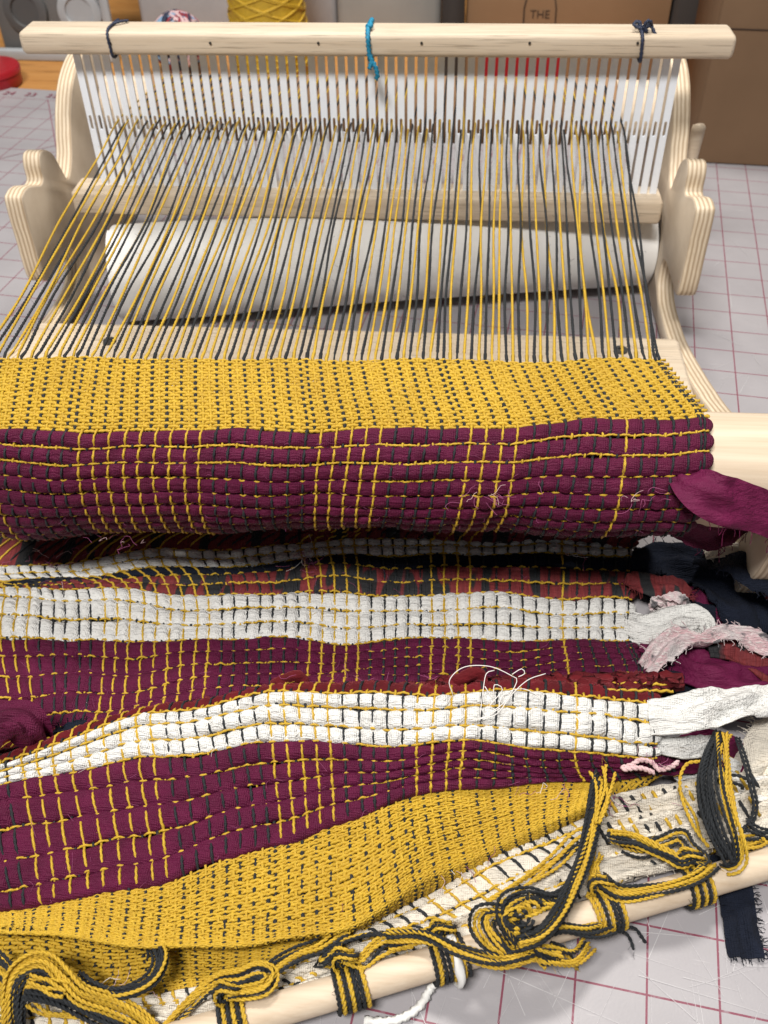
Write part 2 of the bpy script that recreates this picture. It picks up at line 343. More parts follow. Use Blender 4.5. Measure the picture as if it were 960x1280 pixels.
def dent_mesh():
    w_, hw = .0044 / 2, .0009; ys = (.6242, .6256); z = [.083, .1222, .1236, .1316, .133, .1745]
    mb = MB()
    for y, fl in ((0, 1), (.0014, -1)):
        out = []
        a = np.linspace(0, np.pi, 5)
        hole = np.vstack([np.column_stack([hw * np.cos(a), .1316 + hw * np.sin(a)]), np.column_stack([-hw * np.cos(a), .1236 - hw * np.sin(a)])])   # 10 pts ccw
        rect = np.array([(w_, .1316), (w_, .134), (0, .134), (-w_, .134), (-w_, .1316), (-w_, .1236), (-w_, .121), (0, .121), (w_, .121), (w_, .1236)])
        ends = np.array([(w_, .174), (-w_, .174), (-w_, .083), (w_, .083)])
        P = np.vstack([hole, rect, ends]); V = np.column_stack([P[:, 0], np.full(len(P), y), P[:, 1]])
        q = [[i, 10 + i, 10 + (i + 1) % 10, (i + 1) % 10] for i in range(10)]
        t4 = [[11, 20, 21, 13], [16, 22, 23, 18]]; tri = [[11, 13, 12], [16, 18, 17]]
        fs = [np.array(q), np.array(t4)]
        fs = [f if fl > 0 else f[:, ::-1] for f in fs]
        mb.add(V, fs)
    n = 24; o = list(range(24)); side = []
    loop = [20, 21, 13, 14, 15, 16, 22, 23, 18, 19, 10, 11]
    for i in range(len(loop)): a_, b_ = loop[i], loop[(i + 1) % len(loop)]; side.append([a_, b_, b_ + n, a_ + n])
    for i in range(10): a_, b_ = i, (i + 1) % 10; side.append([b_, a_, a_ + n, b_ + n])
    mb.f.append(np.array(side)); mb.m.append(np.zeros(len(side), np.int32)); return mb
d0 = hp(dent_mesh().build('heddle_dent', DENT, smooth=False)); d0.location = (xs[0], .6243, 0)
for x in xs[1:]:
    d = d0.copy(); COL.objects.link(d); d.location = (x, .6243, 0)

# ------------------------------------------------------------------ the cloth surface
SEQ = 'DDDDD' 'Y' 'DDDDDD' 'YYYY' 'DDDDD' 'YYYYY' 'DDDDDDD' 'YYYYYYYYY' 'DDDDD' 'YYY'     # from the right edge
NV = len(SEQ); CELL = 1 / (NV - 1)
COLI = np.array([50, 42, 34, 22, 13, 1]); COLU = (NV - COLI) / (NV - 1)
keys = []                                     # (name, 6 world points)
def kpx(px, py, z):
    z = np.broadcast_to(z, 6); return np.array([at(a, b, c) for a, b, c in zip(px, py, z)])
KA = kpx([-23, 115, 253, 460, 615, 822], [446, 447, 448, 449, 450, 449], .122)
KB = kpx([-40, 107, 255, 477, 648, 876], [541, 540, 539, 538, 534, 522], .1168)
BR = .0295
SAG = np.array([.016, .013, .007, .001, 0, 0])
def rollpt(x, al): return np.array([x, BY - BR * math.sin(al), BZ + BR * math.cos(al)])
def proj(p):
    c = R.T @ (np.asarray(p) - CAM); return (480 + F * c[0] / c[2], 640 + F * c[1] / c[2])
ALB = []
for c_, (px_, py_) in enumerate(zip([-40, 107, 255, 477, 648, 880], [541, 540, 539, 538, 534, 522])):
    best = min(((abs(proj(rollpt(x, al))[0] - px_) + abs(proj(rollpt(x, al))[1] - py_), al, x) for al in np.linspace(-.4, .9, 66) for x in np.linspace(KB[c_, 0] - .012, KB[c_, 0] + .012, 13)))
    ALB.append(best[1]); KB[c_] = rollpt(best[2], best[1])
ALB = np.array(ALB)
XB = KB[:, 0]; XH = np.array([-.222, -.168, -.112, -.040, .018, .1005])
XD = XB * .5 + XH * .5
def roll(al, f):
    x = XB * (1 - f) + XD * f; aa = al + ALB * (1 - f); k = np.array([rollpt(a, b) for a, b in zip(x, aa)])
    if al > 1: k[:, 2] -= SAG * (al - 1) / 1.5
    return k
keys = [('A', KA), ('A2', KA * .5 + KB * .5 + np.array([0, 0, .0004])), ('B', KB)]
for nme, al, f in (('r1', .45, .15), ('r2', .9, .35), ('r3', 1.3, .5), ('C', 1.7, .7), ('r5', 2.1, .9), ('D', 2.5, 1.0), ('r6', 2.9, 1.0)): keys.append((nme, roll(al, f)))
E_ = kpx([-40, 90, 235, 443, 586, 785], [714, 704, 690, 679, 677, 682], .007)
keys.append(('h1', np.column_stack([XD, np.full(6, .348), np.full(6, .036)])))
keys.append(('h2', np.column_stack([XH, np.full(6, .364), np.full(6, .014)])))
keys.append(('E', E_))
keys.append(('F', kpx([-30, 100, 242, 445, 586, 785], [728, 724, 711, 699, 694, 698], .007)))
keys.append(('G', kpx([-10, 115, 252, 447, 588, 786], [731, 730, 719, 711, 710, 717], .007)))
keys.append(('H', kpx([5, 128, 262, 449, 588, 785], [736, 741, 745, 745, 746, 752], .008)))
keys.append(('I', kpx([5, 130, 262, 449, 588, 787], [801, 803, 803, 803, 803, 803], .009)))
keys.append(('J', kpx([8, 120, 255, 446, 587, 802], [921, 908, 880, 862, 856, 846], .010)))
keys.append(('J2', kpx([-40, 85, 228, 432, 586, 806], [958, 927, 891, 868, 863, 862], [.013, .014, .018, .022, .024, .024])))
keys.append(('K', kpx([-100, 30, 190, 410, 583, 815], [985, 946, 894, 868, 868, 877], [.022, .026, .031, .038, .040, .037])))
keys.append(('L', kpx([-108, 32, 196, 413, 580, 815], [1012, 976, 948, 928, 931, 942], [.017, .021, .025, .030, .032, .029])))
keys.append(('M', kpx([-95, 52, 212, 420, 575, 840], [1150, 1133, 1100, 1030, 988, 963], [.014, .014, .015, .019, .021, .016])))
keys.append(('N', kpx([-95, 48, 205, 425, 590, 800], [1165, 1168, 1183, 1160, 1070, 985], [.017, .017, .019, .017, .014, .012])))
keys.append(('N2', kpx([-95, 48, 205, 424, 592, 800], [1162, 1166, 1178, 1166, 1078, 990], [.005, .005, .006, .008, .010, .010])))
keys.append(('O', kpx([-95, 60, 215, 410, 592, 792], [1268, 1255, 1242, 1182, 1086, 1003], .005)))
keys.append(('P', kpx([-90, 75, 240, 480, 665, 905], [1350, 1318, 1285, 1206, 1152, 1058], [.006, .006, .006, .007, .007, .007])))
KN = [k[0] for k in keys]; KP = np.array([k[1] for k in keys])       # K x 6 x 3
tk = np.concatenate([[0], np.cumsum(np.linalg.norm(np.diff(KP, axis=0), axis=2).mean(1))])
TK = dict(zip(KN, tk))
def pchip(x, y, xi):                           # y: n x ... along axis 0
    h = np.diff(x); sh = (-1,) + (1,) * (y.ndim - 1); dl = np.diff(y, axis=0) / h.reshape(sh); d = np.zeros_like(y)
    w1 = (2 * h[1:] + h[:-1]).reshape(sh); w2 = (h[1:] + 2 * h[:-1]).reshape(sh)
    with np.errstate(divide='ignore', invalid='ignore'):
        m = (w1 + w2) / (w1 / dl[:-1] + w2 / dl[1:])
    d[1:-1] = np.where(dl[:-1] * dl[1:] > 0, m, 0); d[0] = dl[0]; d[-1] = dl[-1]
    i = np.clip(np.searchsorted(x, xi) - 1, 0, len(x) - 2); t = ((xi - x[i]) / h[i]).reshape(sh); hh = h[i].reshape(sh)
    return (2 * t**3 - 3 * t**2 + 1) * y[i] + (t**3 - 2 * t**2 + t) * hh * d[i] + (-2 * t**3 + 3 * t**2) * y[i + 1] + (t**3 - t**2) * hh * d[i + 1]
NT, NU = 1400, 260
tg = np.linspace(0, tk[-1], NT); ug = np.linspace(-.03, 1.08, NU)
ext = np.concatenate([KP[:, :1] + (KP[:, :1] - KP[:, 1:2]) * .2, KP, KP[:, -1:] + (KP[:, -1:] - KP[:, -2:-1]) * .32], 1)
eu = np.concatenate([[COLU[0] - .2 * (COLU[1] - COLU[0])], COLU, [1 + .32 * (1 - COLU[-2])]])
G = pchip(tk, ext, tg); G = pchip(eu, G.transpose(1, 0, 2).copy(), ug).transpose(1, 0, 2).copy()
# gentle unevenness of the cloth
ph = rng.uniform(0, 6.28, 6)
uu, tt = np.meshgrid(ug, tg)
def sm(a, n):                                   # box smoothing along t
    for _ in range(2):
        p = np.pad(a, ((n, n),) + ((0, 0),) * (a.ndim - 1), 'edge'); c = np.cumsum(p, 0); a = np.concatenate([c[2*n:2*n+1], c[2*n+1:] - c[:-2*n-1]], 0) / (2*n+1)
    return a
G = sm(G, 4)
amp = np.clip((tt - TK['C']) / .02, 0, 1) * .0008 + .0003
G[..., 2] += amp * (np.sin(uu * 17 + tt * 60 + ph[0]) + .7 * np.sin(uu * 31 - tt * 90 + ph[1]))
G[..., 1] += .0009 * (np.sin(uu * 23 + tt * 45 + ph[2]) + .6 * np.sin(uu * 41 + tt * 70 + ph[3]))
Gu = np.gradient(G, axis=1) / (ug[1] - ug[0]); Gt = np.gradient(G, axis=0) / (tg[1] - tg[0]); Gt = sm(Gt, 5)
GN = np.cross(Gt, Gu); GN /= np.linalg.norm(GN, axis=2)[..., None]
def samp(A, u, t):
    fu = np.clip((u - ug[0]) / (ug[1] - ug[0]), 0, NU - 1.001); ft = np.clip(t / (tg[1] - tg[0]), 0, NT - 1.001)
    i = fu.astype(int); j = ft.astype(int); a = (fu - i)[..., None]; b = (ft - j)[..., None]
    return (A[j, i] * (1 - a) + A[j, i + 1] * a) * (1 - b) + (A[j + 1, i] * (1 - a) + A[j + 1, i + 1] * a) * b

# ------------------------------------------------------------------ weft plan
EV = []                                        # t, half pitch, kind, mat, half height
BANDS = [('A', 'B', 25, 'y', Y_, .0012), ('B', 'C', 6, 'rag', BURG, .0034), ('C', 'D', 3, 'rag', BURG, .0028), ('D', 'r6', 2, 'rag', PLAID, .0026), ('r6', 'E', 5, 'rag', PLAID, .003),
         ('E', 'F', 2, 'rag', WHITE, .0032), ('F', 'G', 1, 'rag', NAVY, .0028), ('G', 'H', 2, 'rag', PLAID, .0028), ('H', 'I', 3, 'rag', WHITE, .0036), ('I', 'J', 5, 'rag', BURG, .0032),
         ('J', 'K', 3, 'rag', CHEN, .0030), ('K', 'L', 3, 'rag', WHITE, .0038), ('L', 'M', 5, 'rag', BURG, .0034), ('M', 'N', 36, 'y', Y_, .0013), ('N', 'N2', 5, 'y', Y_, .0012), ('N2', 'O', 20, 'y', Y_, .0012), ('O', 'P', 4, 'rag', CREAM, .0030)]
for a, b, n, kind, m, h in BANDS:
    e = np.linspace(TK[a], TK[b], n + 1); hp_ = (e[1] - e[0]) / 2
    for i in range(n): EV.append([(e[i] + e[i + 1]) / 2 + (rng.normal(0, .06 if a == 'A' else .03) * hp_ if kind == 'y' and 0 < i < n - 1 else 0), hp_, kind, m, h])
cloth = tag(empty('woven_cloth', (-.05, .36, 0)), 'handwoven rag cloth in mustard, burgundy and white bands with its warp still on the loom', 'woven cloth')
def cp(o): o.parent = cloth; o.matrix_parent_inverse = Matrix.Translation((.05, -.36, 0)); return o
uV = np.array([(NV - 1 - i) * CELL for i in range(NV)]); uV = uV + rng.normal(0, .0007, NV); uV[0] = 1
uO = (uV[:-1] + uV[1:]) / 2
cV = list(SEQ); cO = ['Y' if c == 'D' else 'D' for c in SEQ[:-1]]
r_w = .00062
sortV = np.sort(uV)
def cellpos(u):                                # 0 on a tie-down thread, 1 midway
    i = np.clip(np.searchsorted(sortV, u), 1, NV - 1); a, b = sortV[i - 1], sortV[i]; x = np.clip((u - a) / (b - a), 0, 1)
    return np.sin(np.pi * x)
PIN = {WHITE.name: .48, BURG.name: .74, BURG_L.name: .74, PLAID.name: .75, NAVY.name: .7, CHEN.name: .7, CREAM.name: .72}
# ribs of rag
nrag = 0
for t0, hpv, kind, m, h in EV:
    if kind != 'rag': continue
    nrag += 1; rr = np.random.default_rng(100 + nrag)
    u = np.concatenate([np.linspace(-.02, 1, NV * 8), 1 + np.array([.004, .008, .011, .013])]); n = len(u); k = 18
    pin = PIN[m.name]; c = cellpos(u); prof = pin + (1 - pin) * np.clip(c, 0, 1) ** .55
    end = np.where(u > 1, np.sqrt(np.clip(1 - ((u - 1) / .0135) ** 2, 0, 1)), 1.0)
    wob = sum(rr.uniform(.02, .06) * np.sin(u * rr.uniform(30, 240) + rr.uniform(0, 6.28)) for _ in range(6))
    cellr = rr.normal(0, .07, NV + 3)[np.clip((u * (NV - 1)).astype(int) + 1, 0, NV + 2)]
    hh = h * prof * (1 + (wob + cellr) * c) * end; ww = hpv * (.86 + .20 * prof) * end * (1 + wob * .4)
    a = np.arange(k) * 2 * np.pi / k; ca, sa = np.cos(a), np.sin(a)
    ca = np.sign(ca) * np.abs(ca) ** .8; sa = np.sign(sa) * np.abs(sa) ** .85
    lj = hpv * .14 * np.sin(u * rr.uniform(10, 25) + rr.uniform(0, 6)) + hpv * .1 * np.sin(u * rr.uniform(50, 90))
    U = np.repeat(u[:, None], k, 1); T_ = t0 + lj[:, None] + ww[:, None] * ca[None]
    # folds of cloth running along the strip
    fold = 1 + (.07 if m not in (WHITE, CREAM) else .05) * np.sin(a[None] * 6 + rr.uniform(0, 6) + 3 * np.sin(u[:, None] * rr.uniform(14, 40))) * (c[:, None] ** .5) + rr.normal(0, .022, (n, k))
    if m is CHEN: fold = fold + rr.normal(0, .16, (n, k))
    S = samp(G, U, T_); Nn = samp(GN, U, np.full_like(U, t0)); Nn /= np.linalg.norm(Nn, axis=2)[..., None]
    V = S + Nn * (hh[:, None] * sa[None] * fold)[..., None]
    cp(MB().add(V.reshape(-1, 3), ring_faces(n, k)).build('rag_weft', m))
def blevel(e):
    m, hm = EV[e][3], min(EV[e][4], EV[e + 1][4]); first = sum(1 for q in EV[:e] if q[2] == 'rag')
    return (.52 if m is not BURG or first < 2 else .36) * hm, (.48 if m is BURG and first < 2 else .36 if m in (WHITE, CREAM) or EV[e + 1][3] is WHITE else .40 if m is PLAID and TK['G'] < EV[e][0] < TK['H'] else .08) * hm
# where each warp rides over or under
def off_knots(setname, i, u):
    T, O = [], []; ycount = 0; prev = None
    for e, (t0, hpv, kind, m, h) in enumerate(EV):
        nxt = EV[e + 1] if e + 1 < len(EV) else None
        if kind == 'y':
            up = (ycount % 2 == 0) == (setname == 'V'); ycount += 1
            T.append(t0); O.append((.00094 if t0 < TK['B'] else .00092) if up else -.0011)
            if nxt is not None and nxt[2] == 'rag': pass
        else:
            if setname == 'V':
                hp2 = h * PIN[m.name] * 1.12 + r_w * .85
                for q, f in ((-.72, .52), (-.42, .88), (0, 1), (.42, .88), (.72, .52)): T.append(t0 + q * hpv); O.append(hp2 * f)
            else: T.append(t0); O.append(-h * .8)
            if nxt is not None and nxt[2] == 'rag':
                tb_ = (t0 + hpv); bV, bO = blevel(e)
                T.append(tb_); O.append(bV - r_w * .5 if setname == 'V' else bO + r_w * 1.1)
    return np.array(T), np.array(O)
# thin yellow picks between two rag ribs, and the yellow picks of the plain bands
def weft_path(t0, offV, offO, wander, seed, u1=1.012):
    rr = np.random.default_rng(seed)
    us = np.concatenate([uV, uO]); os_ = np.concatenate([np.full(NV, offV), np.full(NV - 1, offO)]); o = np.argsort(us); us, os_ = us[o], os_[o]
    u = np.linspace(-.02, u1, 430); x = np.interp(u, us, np.arange(len(us))); fr = x - np.floor(x); i = np.clip(np.floor(x).astype(int), 0, len(us) - 2)
    s_ = (1 - np.cos(np.pi * fr)) / 2; of = os_[i] * (1 - s_) + os_[i + 1] * s_
    t = t0 + wander * (np.sin(u * rr.uniform(20, 60) + rr.uniform(0, 6)) + .7 * np.sin(u * rr.uniform(90, 160) + rr.uniform(0, 6)))
    Nn = samp(GN, u, t); return samp(G, u, t) + Nn * of[:, None], Nn
yc = 0
for e, (t0, hpv, kind, m, h) in enumerate(EV):
    if kind == 'y':
        up = yc % 2 == 0; yc += 1; r_ = hpv * .88
        P, Nn = weft_path(t0, -.00035 if up else .00038, .00038 if up else -.00035, .00010 if t0 < TK['B'] else .00007, 500 + e, 1.010 if up else 1.004)
        loc = np.linalg.norm(samp(Gt, np.linspace(-.02, 1.01, 430), np.full(430, t0)), axis=1); r_ = np.clip(loc * hpv * (1.02 if t0 < TK['B'] else 1.06), .0005, .0019)
        cp(tube(MB(), P, r_, 7, .0046, Nn, flat=np.minimum(.00086 / r_, 1.1), phase=e).build('weft_yarn', Y_))
    if e + 1 < len(EV) and kind == 'rag' and EV[e + 1][2] == 'rag':
        if TK['D'] < t0 < TK['E'] - .012: continue
        bV, bO = blevel(e)
        P, Nn = weft_path(t0 + hpv, bV + r_w * 1.0, bO - r_w * .2, .00022, 900 + e, 1.006)
        cp(tube(MB(), P, .00056, 6, .0044, Nn, phase=e).build('weft_yarn', Y_))
FUZZ = []
# warp threads: back beam -> heddle -> fell -> along the cloth
def warp(u, setname, i, colr):
    rr = np.random.default_rng(int(3000 + i * 2 + (setname == 'V')))
    uu_ = np.clip(u, -.02, 1)
    p0 = samp(G, np.array([uu_]), np.array([0.0]))[0]
    xh = -.2265 + (.1060 + .2265) * u; xh += rr.normal(0, .0005)
    zh = (.1292 if setname == 'V' else .1262) + rr.normal(0, .0006)
    Hh = np.array([xh, .6250, zh])
    mid = Hh * .5 + p0 * .5 + np.array([rr.normal(0, .0011), 0, -.0022 + rr.normal(0, .0006)])
    q1 = Hh * .8 + p0 * .2 + np.array([rr.normal(0, .0005), 0, -.001]); q2 = Hh * .22 + p0 * .78 + np.array([rr.normal(0, .0009), 0, -.001])
    back = np.array([xh * .98, .735, .1222 - (0 if setname == 'V' else .0006)])
    lead = spline([back, (back + Hh) / 2 + np.array([rr.normal(0, .001), 0, 0]), Hh, q1, mid, q2, p0 + np.array([0, .004, .0004])], .0011)
    T, O = off_knots(setname, i, u); t = np.arange(.0004, tk[-1], .00082)
    of = pchip(T, O, t); du = .0016 * np.sin(t * 95 + i) * .35 + .0005 * np.sin(t * 300 + i * 1.7)
    ut = np.full_like(t, uu_) + du * np.clip((t - TK['B']) / .02, 0, 1)
    Nn = samp(GN, ut, t); P = samp(G, ut, t) + Nn * of[:, None]
    Nl = np.tile(np.array([0, 0, 1.]), (len(lead), 1)); P = np.vstack([lead[:-1], P]); Nn = np.vstack([Nl[:-1], Nn])
    FUZZ.extend([(P[q], 0 if colr == 'Y' else 1) for q in rr.integers(len(lead) // 3, len(lead) + 90, 12)] + [(P[q], 0 if colr == 'Y' else 1) for q in rr.integers(len(lead) + 90, len(P), 6)])
    rad = np.concatenate([np.linspace(.00060, .00076, len(lead) - 1), np.where(t < TK['B'], .00076, np.where(t < TK['M'], r_w, .00068))]); rad = rad * (1 + .07 * np.sin(np.arange(len(rad)) * .21 + i) + .06 * np.sin(np.arange(len(rad)) * .057 + 2.1 * i))
    cp(tube(MB(), P, rad, 6, .0052, Nn, phase=rr.uniform(0, 6)).build('warp_thread', Y_ if colr == 'Y' else D_))
for i in range(NV): warp(uV[i], 'V', i, cV[i])
for i in range(NV - 1): warp(uO[i], 'O', i, cO[i])
warp(.9945, 'V', 77, 'D')
#TAIL
# ------------------------------------------------------------------ rag ends at the right edge
def bez(pts): return np.array([at(*p) for p in pts])
def tail(pts, wdt, m, label, seed, up=(0, 0, 1), curl=0., fray=0., cols=17, fr=None, thick=.0007, wave=.0012, fm=0, mats=None):
    mb = MB(); mid = ribbon(mb, bez(pts), wdt, thick, cols, curl, fray, seed=seed, up=up, wave=wave)
    if fr:
        for side, outd, ln, cnt in fr:
            edge = mid[:, 0] if side == 'a' else mid[:, -1] if side == 'b' else mid[-1]
            fringe(mb, edge, outd, ln, cnt, fm, seed)
    o = mb.build('rag_tail', mats or m, cloth, sharp=60); o.matrix_parent_inverse = Matrix.Translation((.05, -.36, 0)); return tag(o, label)
tail([(848, 590, .104), (868, 606, .107), (893, 622, .105), (922, 631, .100), (955, 641, .094), (1010, 668, .08)], [.012, .019, .021, .0185, .018, .018], BURG_L, 'wide burgundy satin end hanging over the front beam', 1, up=(0.1, -.75, .65), curl=.03, fr=[('b', (0, -.2, -1), .007, 14)], wave=.0006)
tail([(830, 600, .094), (855, 635, .082), (885, 655, .07), (915, 655, .062), (945, 650, .055)], [.022, .024, .024, .016, .006], BURG, 'burgundy end with frayed lower edge under the satin strip', 2, up=(0, -.8, .6), curl=.05, fray=.05, fr=[('b', (0, -.3, -1), .006, 22)])
tail([(842, 560, .104), (870, 548, .105), (888, 552, .103), (886, 575, .100), (868, 588, .098)], [.012, .015, .016, .014, .010], BURG_L, 'burgundy loop turning back at the selvedge', 3, up=(.3, -.6, .7), curl=.12)
tail([(880, 690, .03), (915, 680, .035), (950, 672, .03), (990, 680, .02)], [.012, .016, .015, .014], CREAM, 'white end behind the burgundy tail', 4, fray=.08, fr=[('b', (0, -.5, -.4), .004, 20)])
for k, (pts, wd) in enumerate((([(790, 700, .008), (840, 700, .013), (890, 720, .015), (925, 760, .012), (945, 800, .01)], [.02, .026, .028, .024, .02]),
                  ([(800, 715, .004), (850, 740, .006), (880, 770, .006), (920, 800, .005), (960, 835, .004)], [.022, .024, .026, .026, .024]),
                  ([(860, 690, .006), (905, 700, .01), (945, 735, .013), (975, 790, .01)], [.016, .022, .024, .02]),
                  ([(815, 850, .006), (850, 862, .007), (875, 880, .006)], [.014, .018, .014]))):
    tail(pts, wd, NAVY, 'dark navy frayed end', 10 + k, fray=.12, curl=.12, fr=[('a', (.2, .6, .5), .006, 46), ('b', (-.2, -.6, .5), .006, 46)], wave=.002)
for k, (pts, wd) in enumerate((([(845, 715, .003), (870, 745, .006), (900, 775, .005), (930, 800, .004)], [.014, .02, .022, .02]),
                  ([(835, 812, .004), (880, 838, .012), (920, 855, .012), (965, 862, .008)], [.016, .024, .024, .02]),
                  ([(800, 950, .010), (835, 955, .014), (880, 940, .012), (930, 945, .008)], [.014, .016, .02, .018]),
                  ([(800, 805, .010), (825, 812, .010), (850, 815, .008)], [.012, .013, .011]))):
    tail(pts, wd, BURG_L, 'crumpled burgundy end', 20 + k, fray=.03, curl=.15, wave=.002)
tail([(880, 700, .022), (915, 700, .034), (945, 712, .036), (985, 735, .03)], [.014, .02, .024, .022], NAVY, 'dark navy end in the shade below the front beam', 53, fray=.1, curl=.1, fr=[('b', (-.2, -.6, .3), .005, 40)])
tail([(785, 722, .012), (815, 733, .015), (840, 738, .016), (858, 750, .014)], [.012, .015, .014, .012], PLAID, 'dark red plaid end curled at the tip', 30, curl=.12, fray=.1, fr=[('e', (.8, -.3, .1), .004, 30), ('b', (0, -1, 0), .004, 20)])
mb = MB(); a = np.linspace(.3, 6.0, 40); c0 = at(836, 757, .015)
ribbon(mb, np.column_stack([c0[0] + .0065 * np.cos(a) * (1 - a * .07), c0[1] - .002 + a * .0006, c0[2] + .0055 * np.sin(a) * (1 - a * .07)]), [.009, .008], .001, 5, fray=.1, up=(0, 1, .01), seed=4)
o = mb.build('rag_tail', PINK, sharp=60); cp(o); tag(o, 'small curled pink red roll at the tip of the plaid end')
tail([(785, 778, .011), (815, 782, .014), (845, 775, .016), (875, 778, .015), (882, 795, .012)], [.016, .017, .019, .017, .010], WHITE, 'soft white end folded over beside the red plaid roll', 31, curl=.16, wave=.0014)
tail([(785, 797, .009), (820, 797, .010), (855, 795, .010)], [.008, .011, .010], WHITE, 'flat white end under the folded one', 32, curl=.1)
tail([(806, 838, .013), (826, 815, .017), (850, 800, .019), (880, 800, .019), (900, 793, .020), (930, 795, .018), (965, 815, .013)], [.010, .013, .012, .009, .008, .009, .010], PINK, 'faded pink and grey frayed end', 33, curl=.1, fray=.15, fr=[('a', (-.3, .8, .2), .004, 34), ('b', (-.3, -.8, .2), .004, 34)], wave=.0018)
tail([(885, 812, .014), (915, 812, .015), (945, 830, .012), (985, 850, .009)], [.010, .014, .015, .014], PLAID, 'dark red underside of the frayed end', 34, curl=.05)
tail([(938, 730, .02), (955, 725, .022), (975, 740, .02)], [.016, .02, .02], PLAID, 'dark red end at the far right', 35, curl=.05)
tail([(812, 896, .034), (845, 893, .037), (885, 886, .037), (925, 880, .034), (985, 876, .026)], [.019, .018, .017, .0155, .016], WHITE, 'long white end lying to the right', 36, curl=.17, wave=.0016)
tail([(815, 930, .026), (845, 936, .026), (875, 934, .024), (900, 925, .02)], [.008, .0095, .009, .006], WHITE, 'thin white end below the long one', 37, curl=.15)
tail([(985, 905, .02), (960, 940, .014), (950, 975, .009), (965, 1000, .006)], [.02, .022, .022, .02], CREAM, 'cream end with a ragged side', 38, curl=.08, fray=.12, fr=[('a', (-1, .2, .2), .005, 40), ('b', (-1, .2, .2), .005, 40)])
tail([(850, 985, .010), (890, 965, .012), (930, 980, .01), (970, 985, .007)], [.012, .014, .016, .014], WHITE, 'white end under the knotted warp', 39, curl=.12)
for k, pts in enumerate(([(760, 1010, .010), (830, 1000, .013), (900, 985, .011), (980, 958, .008)], [(740, 1045, .009), (820, 1030, .012), (900, 1015, .011), (985, 990, .007)], [(770, 1065, .007), (850, 1050, .010), (930, 1035, .009), (985, 1020, .006)], [(650, 1120, .006), (720, 1090, .009), (800, 1075, .009), (880, 1062, .007)], [(560, 1165, .005), (640, 1130, .008), (720, 1103, .007)], [(330, 1245, .006), (400, 1222, .008), (470, 1196, .008)], [(170, 1288, .006), (260, 1268, .008), (340, 1240, .007)])):
    tail(pts, [.010, .013, .013, .011][:len(pts)], CREAM, 'creased cream strip beside the dowel', 40 + k, curl=.16, fray=.03, wave=.0016, fr=[('b', (-.1, -1, .1), .002, 30)])
tail([(905, 1068, .006), (918, 1105, .005), (925, 1150, .003), (934, 1197, .002)], [.0135, .0135, .0135, .0132], NAVY, 'navy twill end hanging below the dowel', 50, fray=.03, wave=.0006, fr=[('a', (1, -.15, .1), .0035, 60), ('b', (1, -.15, .1), .0035, 60), ('e', (0.2, -1, 0), .003, 16)])
tail([(-12, 935, .022), (8, 905, .034), (26, 900, .036), (40, 915, .03), (58, 938, .02)], [.018, .020, .019, .015, .009], BURG, 'dark burgundy lump beside the white band', 51, curl=.22, wave=.003)
tail([(30, 925, .018), (70, 925, .018), (110, 905, .018)], [.01, .012, .008], NAVY, 'dark navy frayed end', 52, curl=.1, fray=.2, fr=[('a', (0, .4, .8), .004, 50)])
# warp of the cream band bits crossing those strips
mb = MB()
for k in range(15):
    px = 745 + k * 13.5; py = 1010 - k * 2.6
    for dy, zz in ((0, .014), (32, .0135)):
        tube(mb, spline([at(px, py + dy - 12, zz - .003), at(px + 8, py + dy, zz + .0015), at(px + 16, py + dy + 14, zz - .003)], .0012), .0008, 6, .005, mi=(k // 2 + dy // 30) % 2)
o = mb.build('warp_end', [Y_, D_]); cp(o); tag(o, 'short warp ends crossing the cream strips')
# red chenille tufts with the yellow picks showing on top
mb = MB()
for row, (z, py) in enumerate(((.036, 858), (.038, 866))):
    P = spline([at(665, py + 1, z), at(720, py - 3, z), at(790, py - 3, z), at(842, py - 2, z - .001)], .0011); n = len(P)
    P[:, 2] += .0006 * np.sin(np.arange(n) * 1.5 + row * 2)
    tube(mb, P, .0007, 6, .005, phase=row)
o = mb.build('weft_yarn', Y_); cp(o)
mb = MB()
for k in range(150):
    px = 540 + 308 * rng.random(); py = 862 - 14 * rng.random() + (px < 690) * 3; p = at(px, py, .030 + .006 * rng.random()); rr_ = .0022 + .0016 * rng.random()
    a = np.arange(7) * 2 * np.pi / 7; V = [[0, 0, 1]] + [[np.cos(x) * c_, np.sin(x) * c_, s_] for c_, s_ in ((.8, .6), (1, 0), (.7, -.7)) for x in a]
    V = np.array(V) * rr_ * rng.uniform(.7, 1.25, (22, 1)) * [1.5, 1, .8]; f = [np.array([[0, 1 + i, 1 + (i + 1) % 7] for i in range(7)])] + [ring_faces(3, 7, False)[0] + 1]
    mb.add(p + V, f)
o = mb.build('chenille_tuft', CHEN); cp(o); tag(o, 'fluffy dark red chenille weft', kind='stuff')
for (x, y, z) in ((362, 856, .026), (585, 852, .034)):
    mb = MB(); a = np.linspace(0, 5.2, 24); p = at(x, y, z)
    tube(mb, np.column_stack([p[0] + .006 * np.cos(a), p[1] + .002 * np.sin(2 * a), p[2] + .0045 * np.sin(a)]), .0026 * (1 + .25 * rng.random(24)), 8); o = mb.build('chenille_loop', CHEN); cp(o)

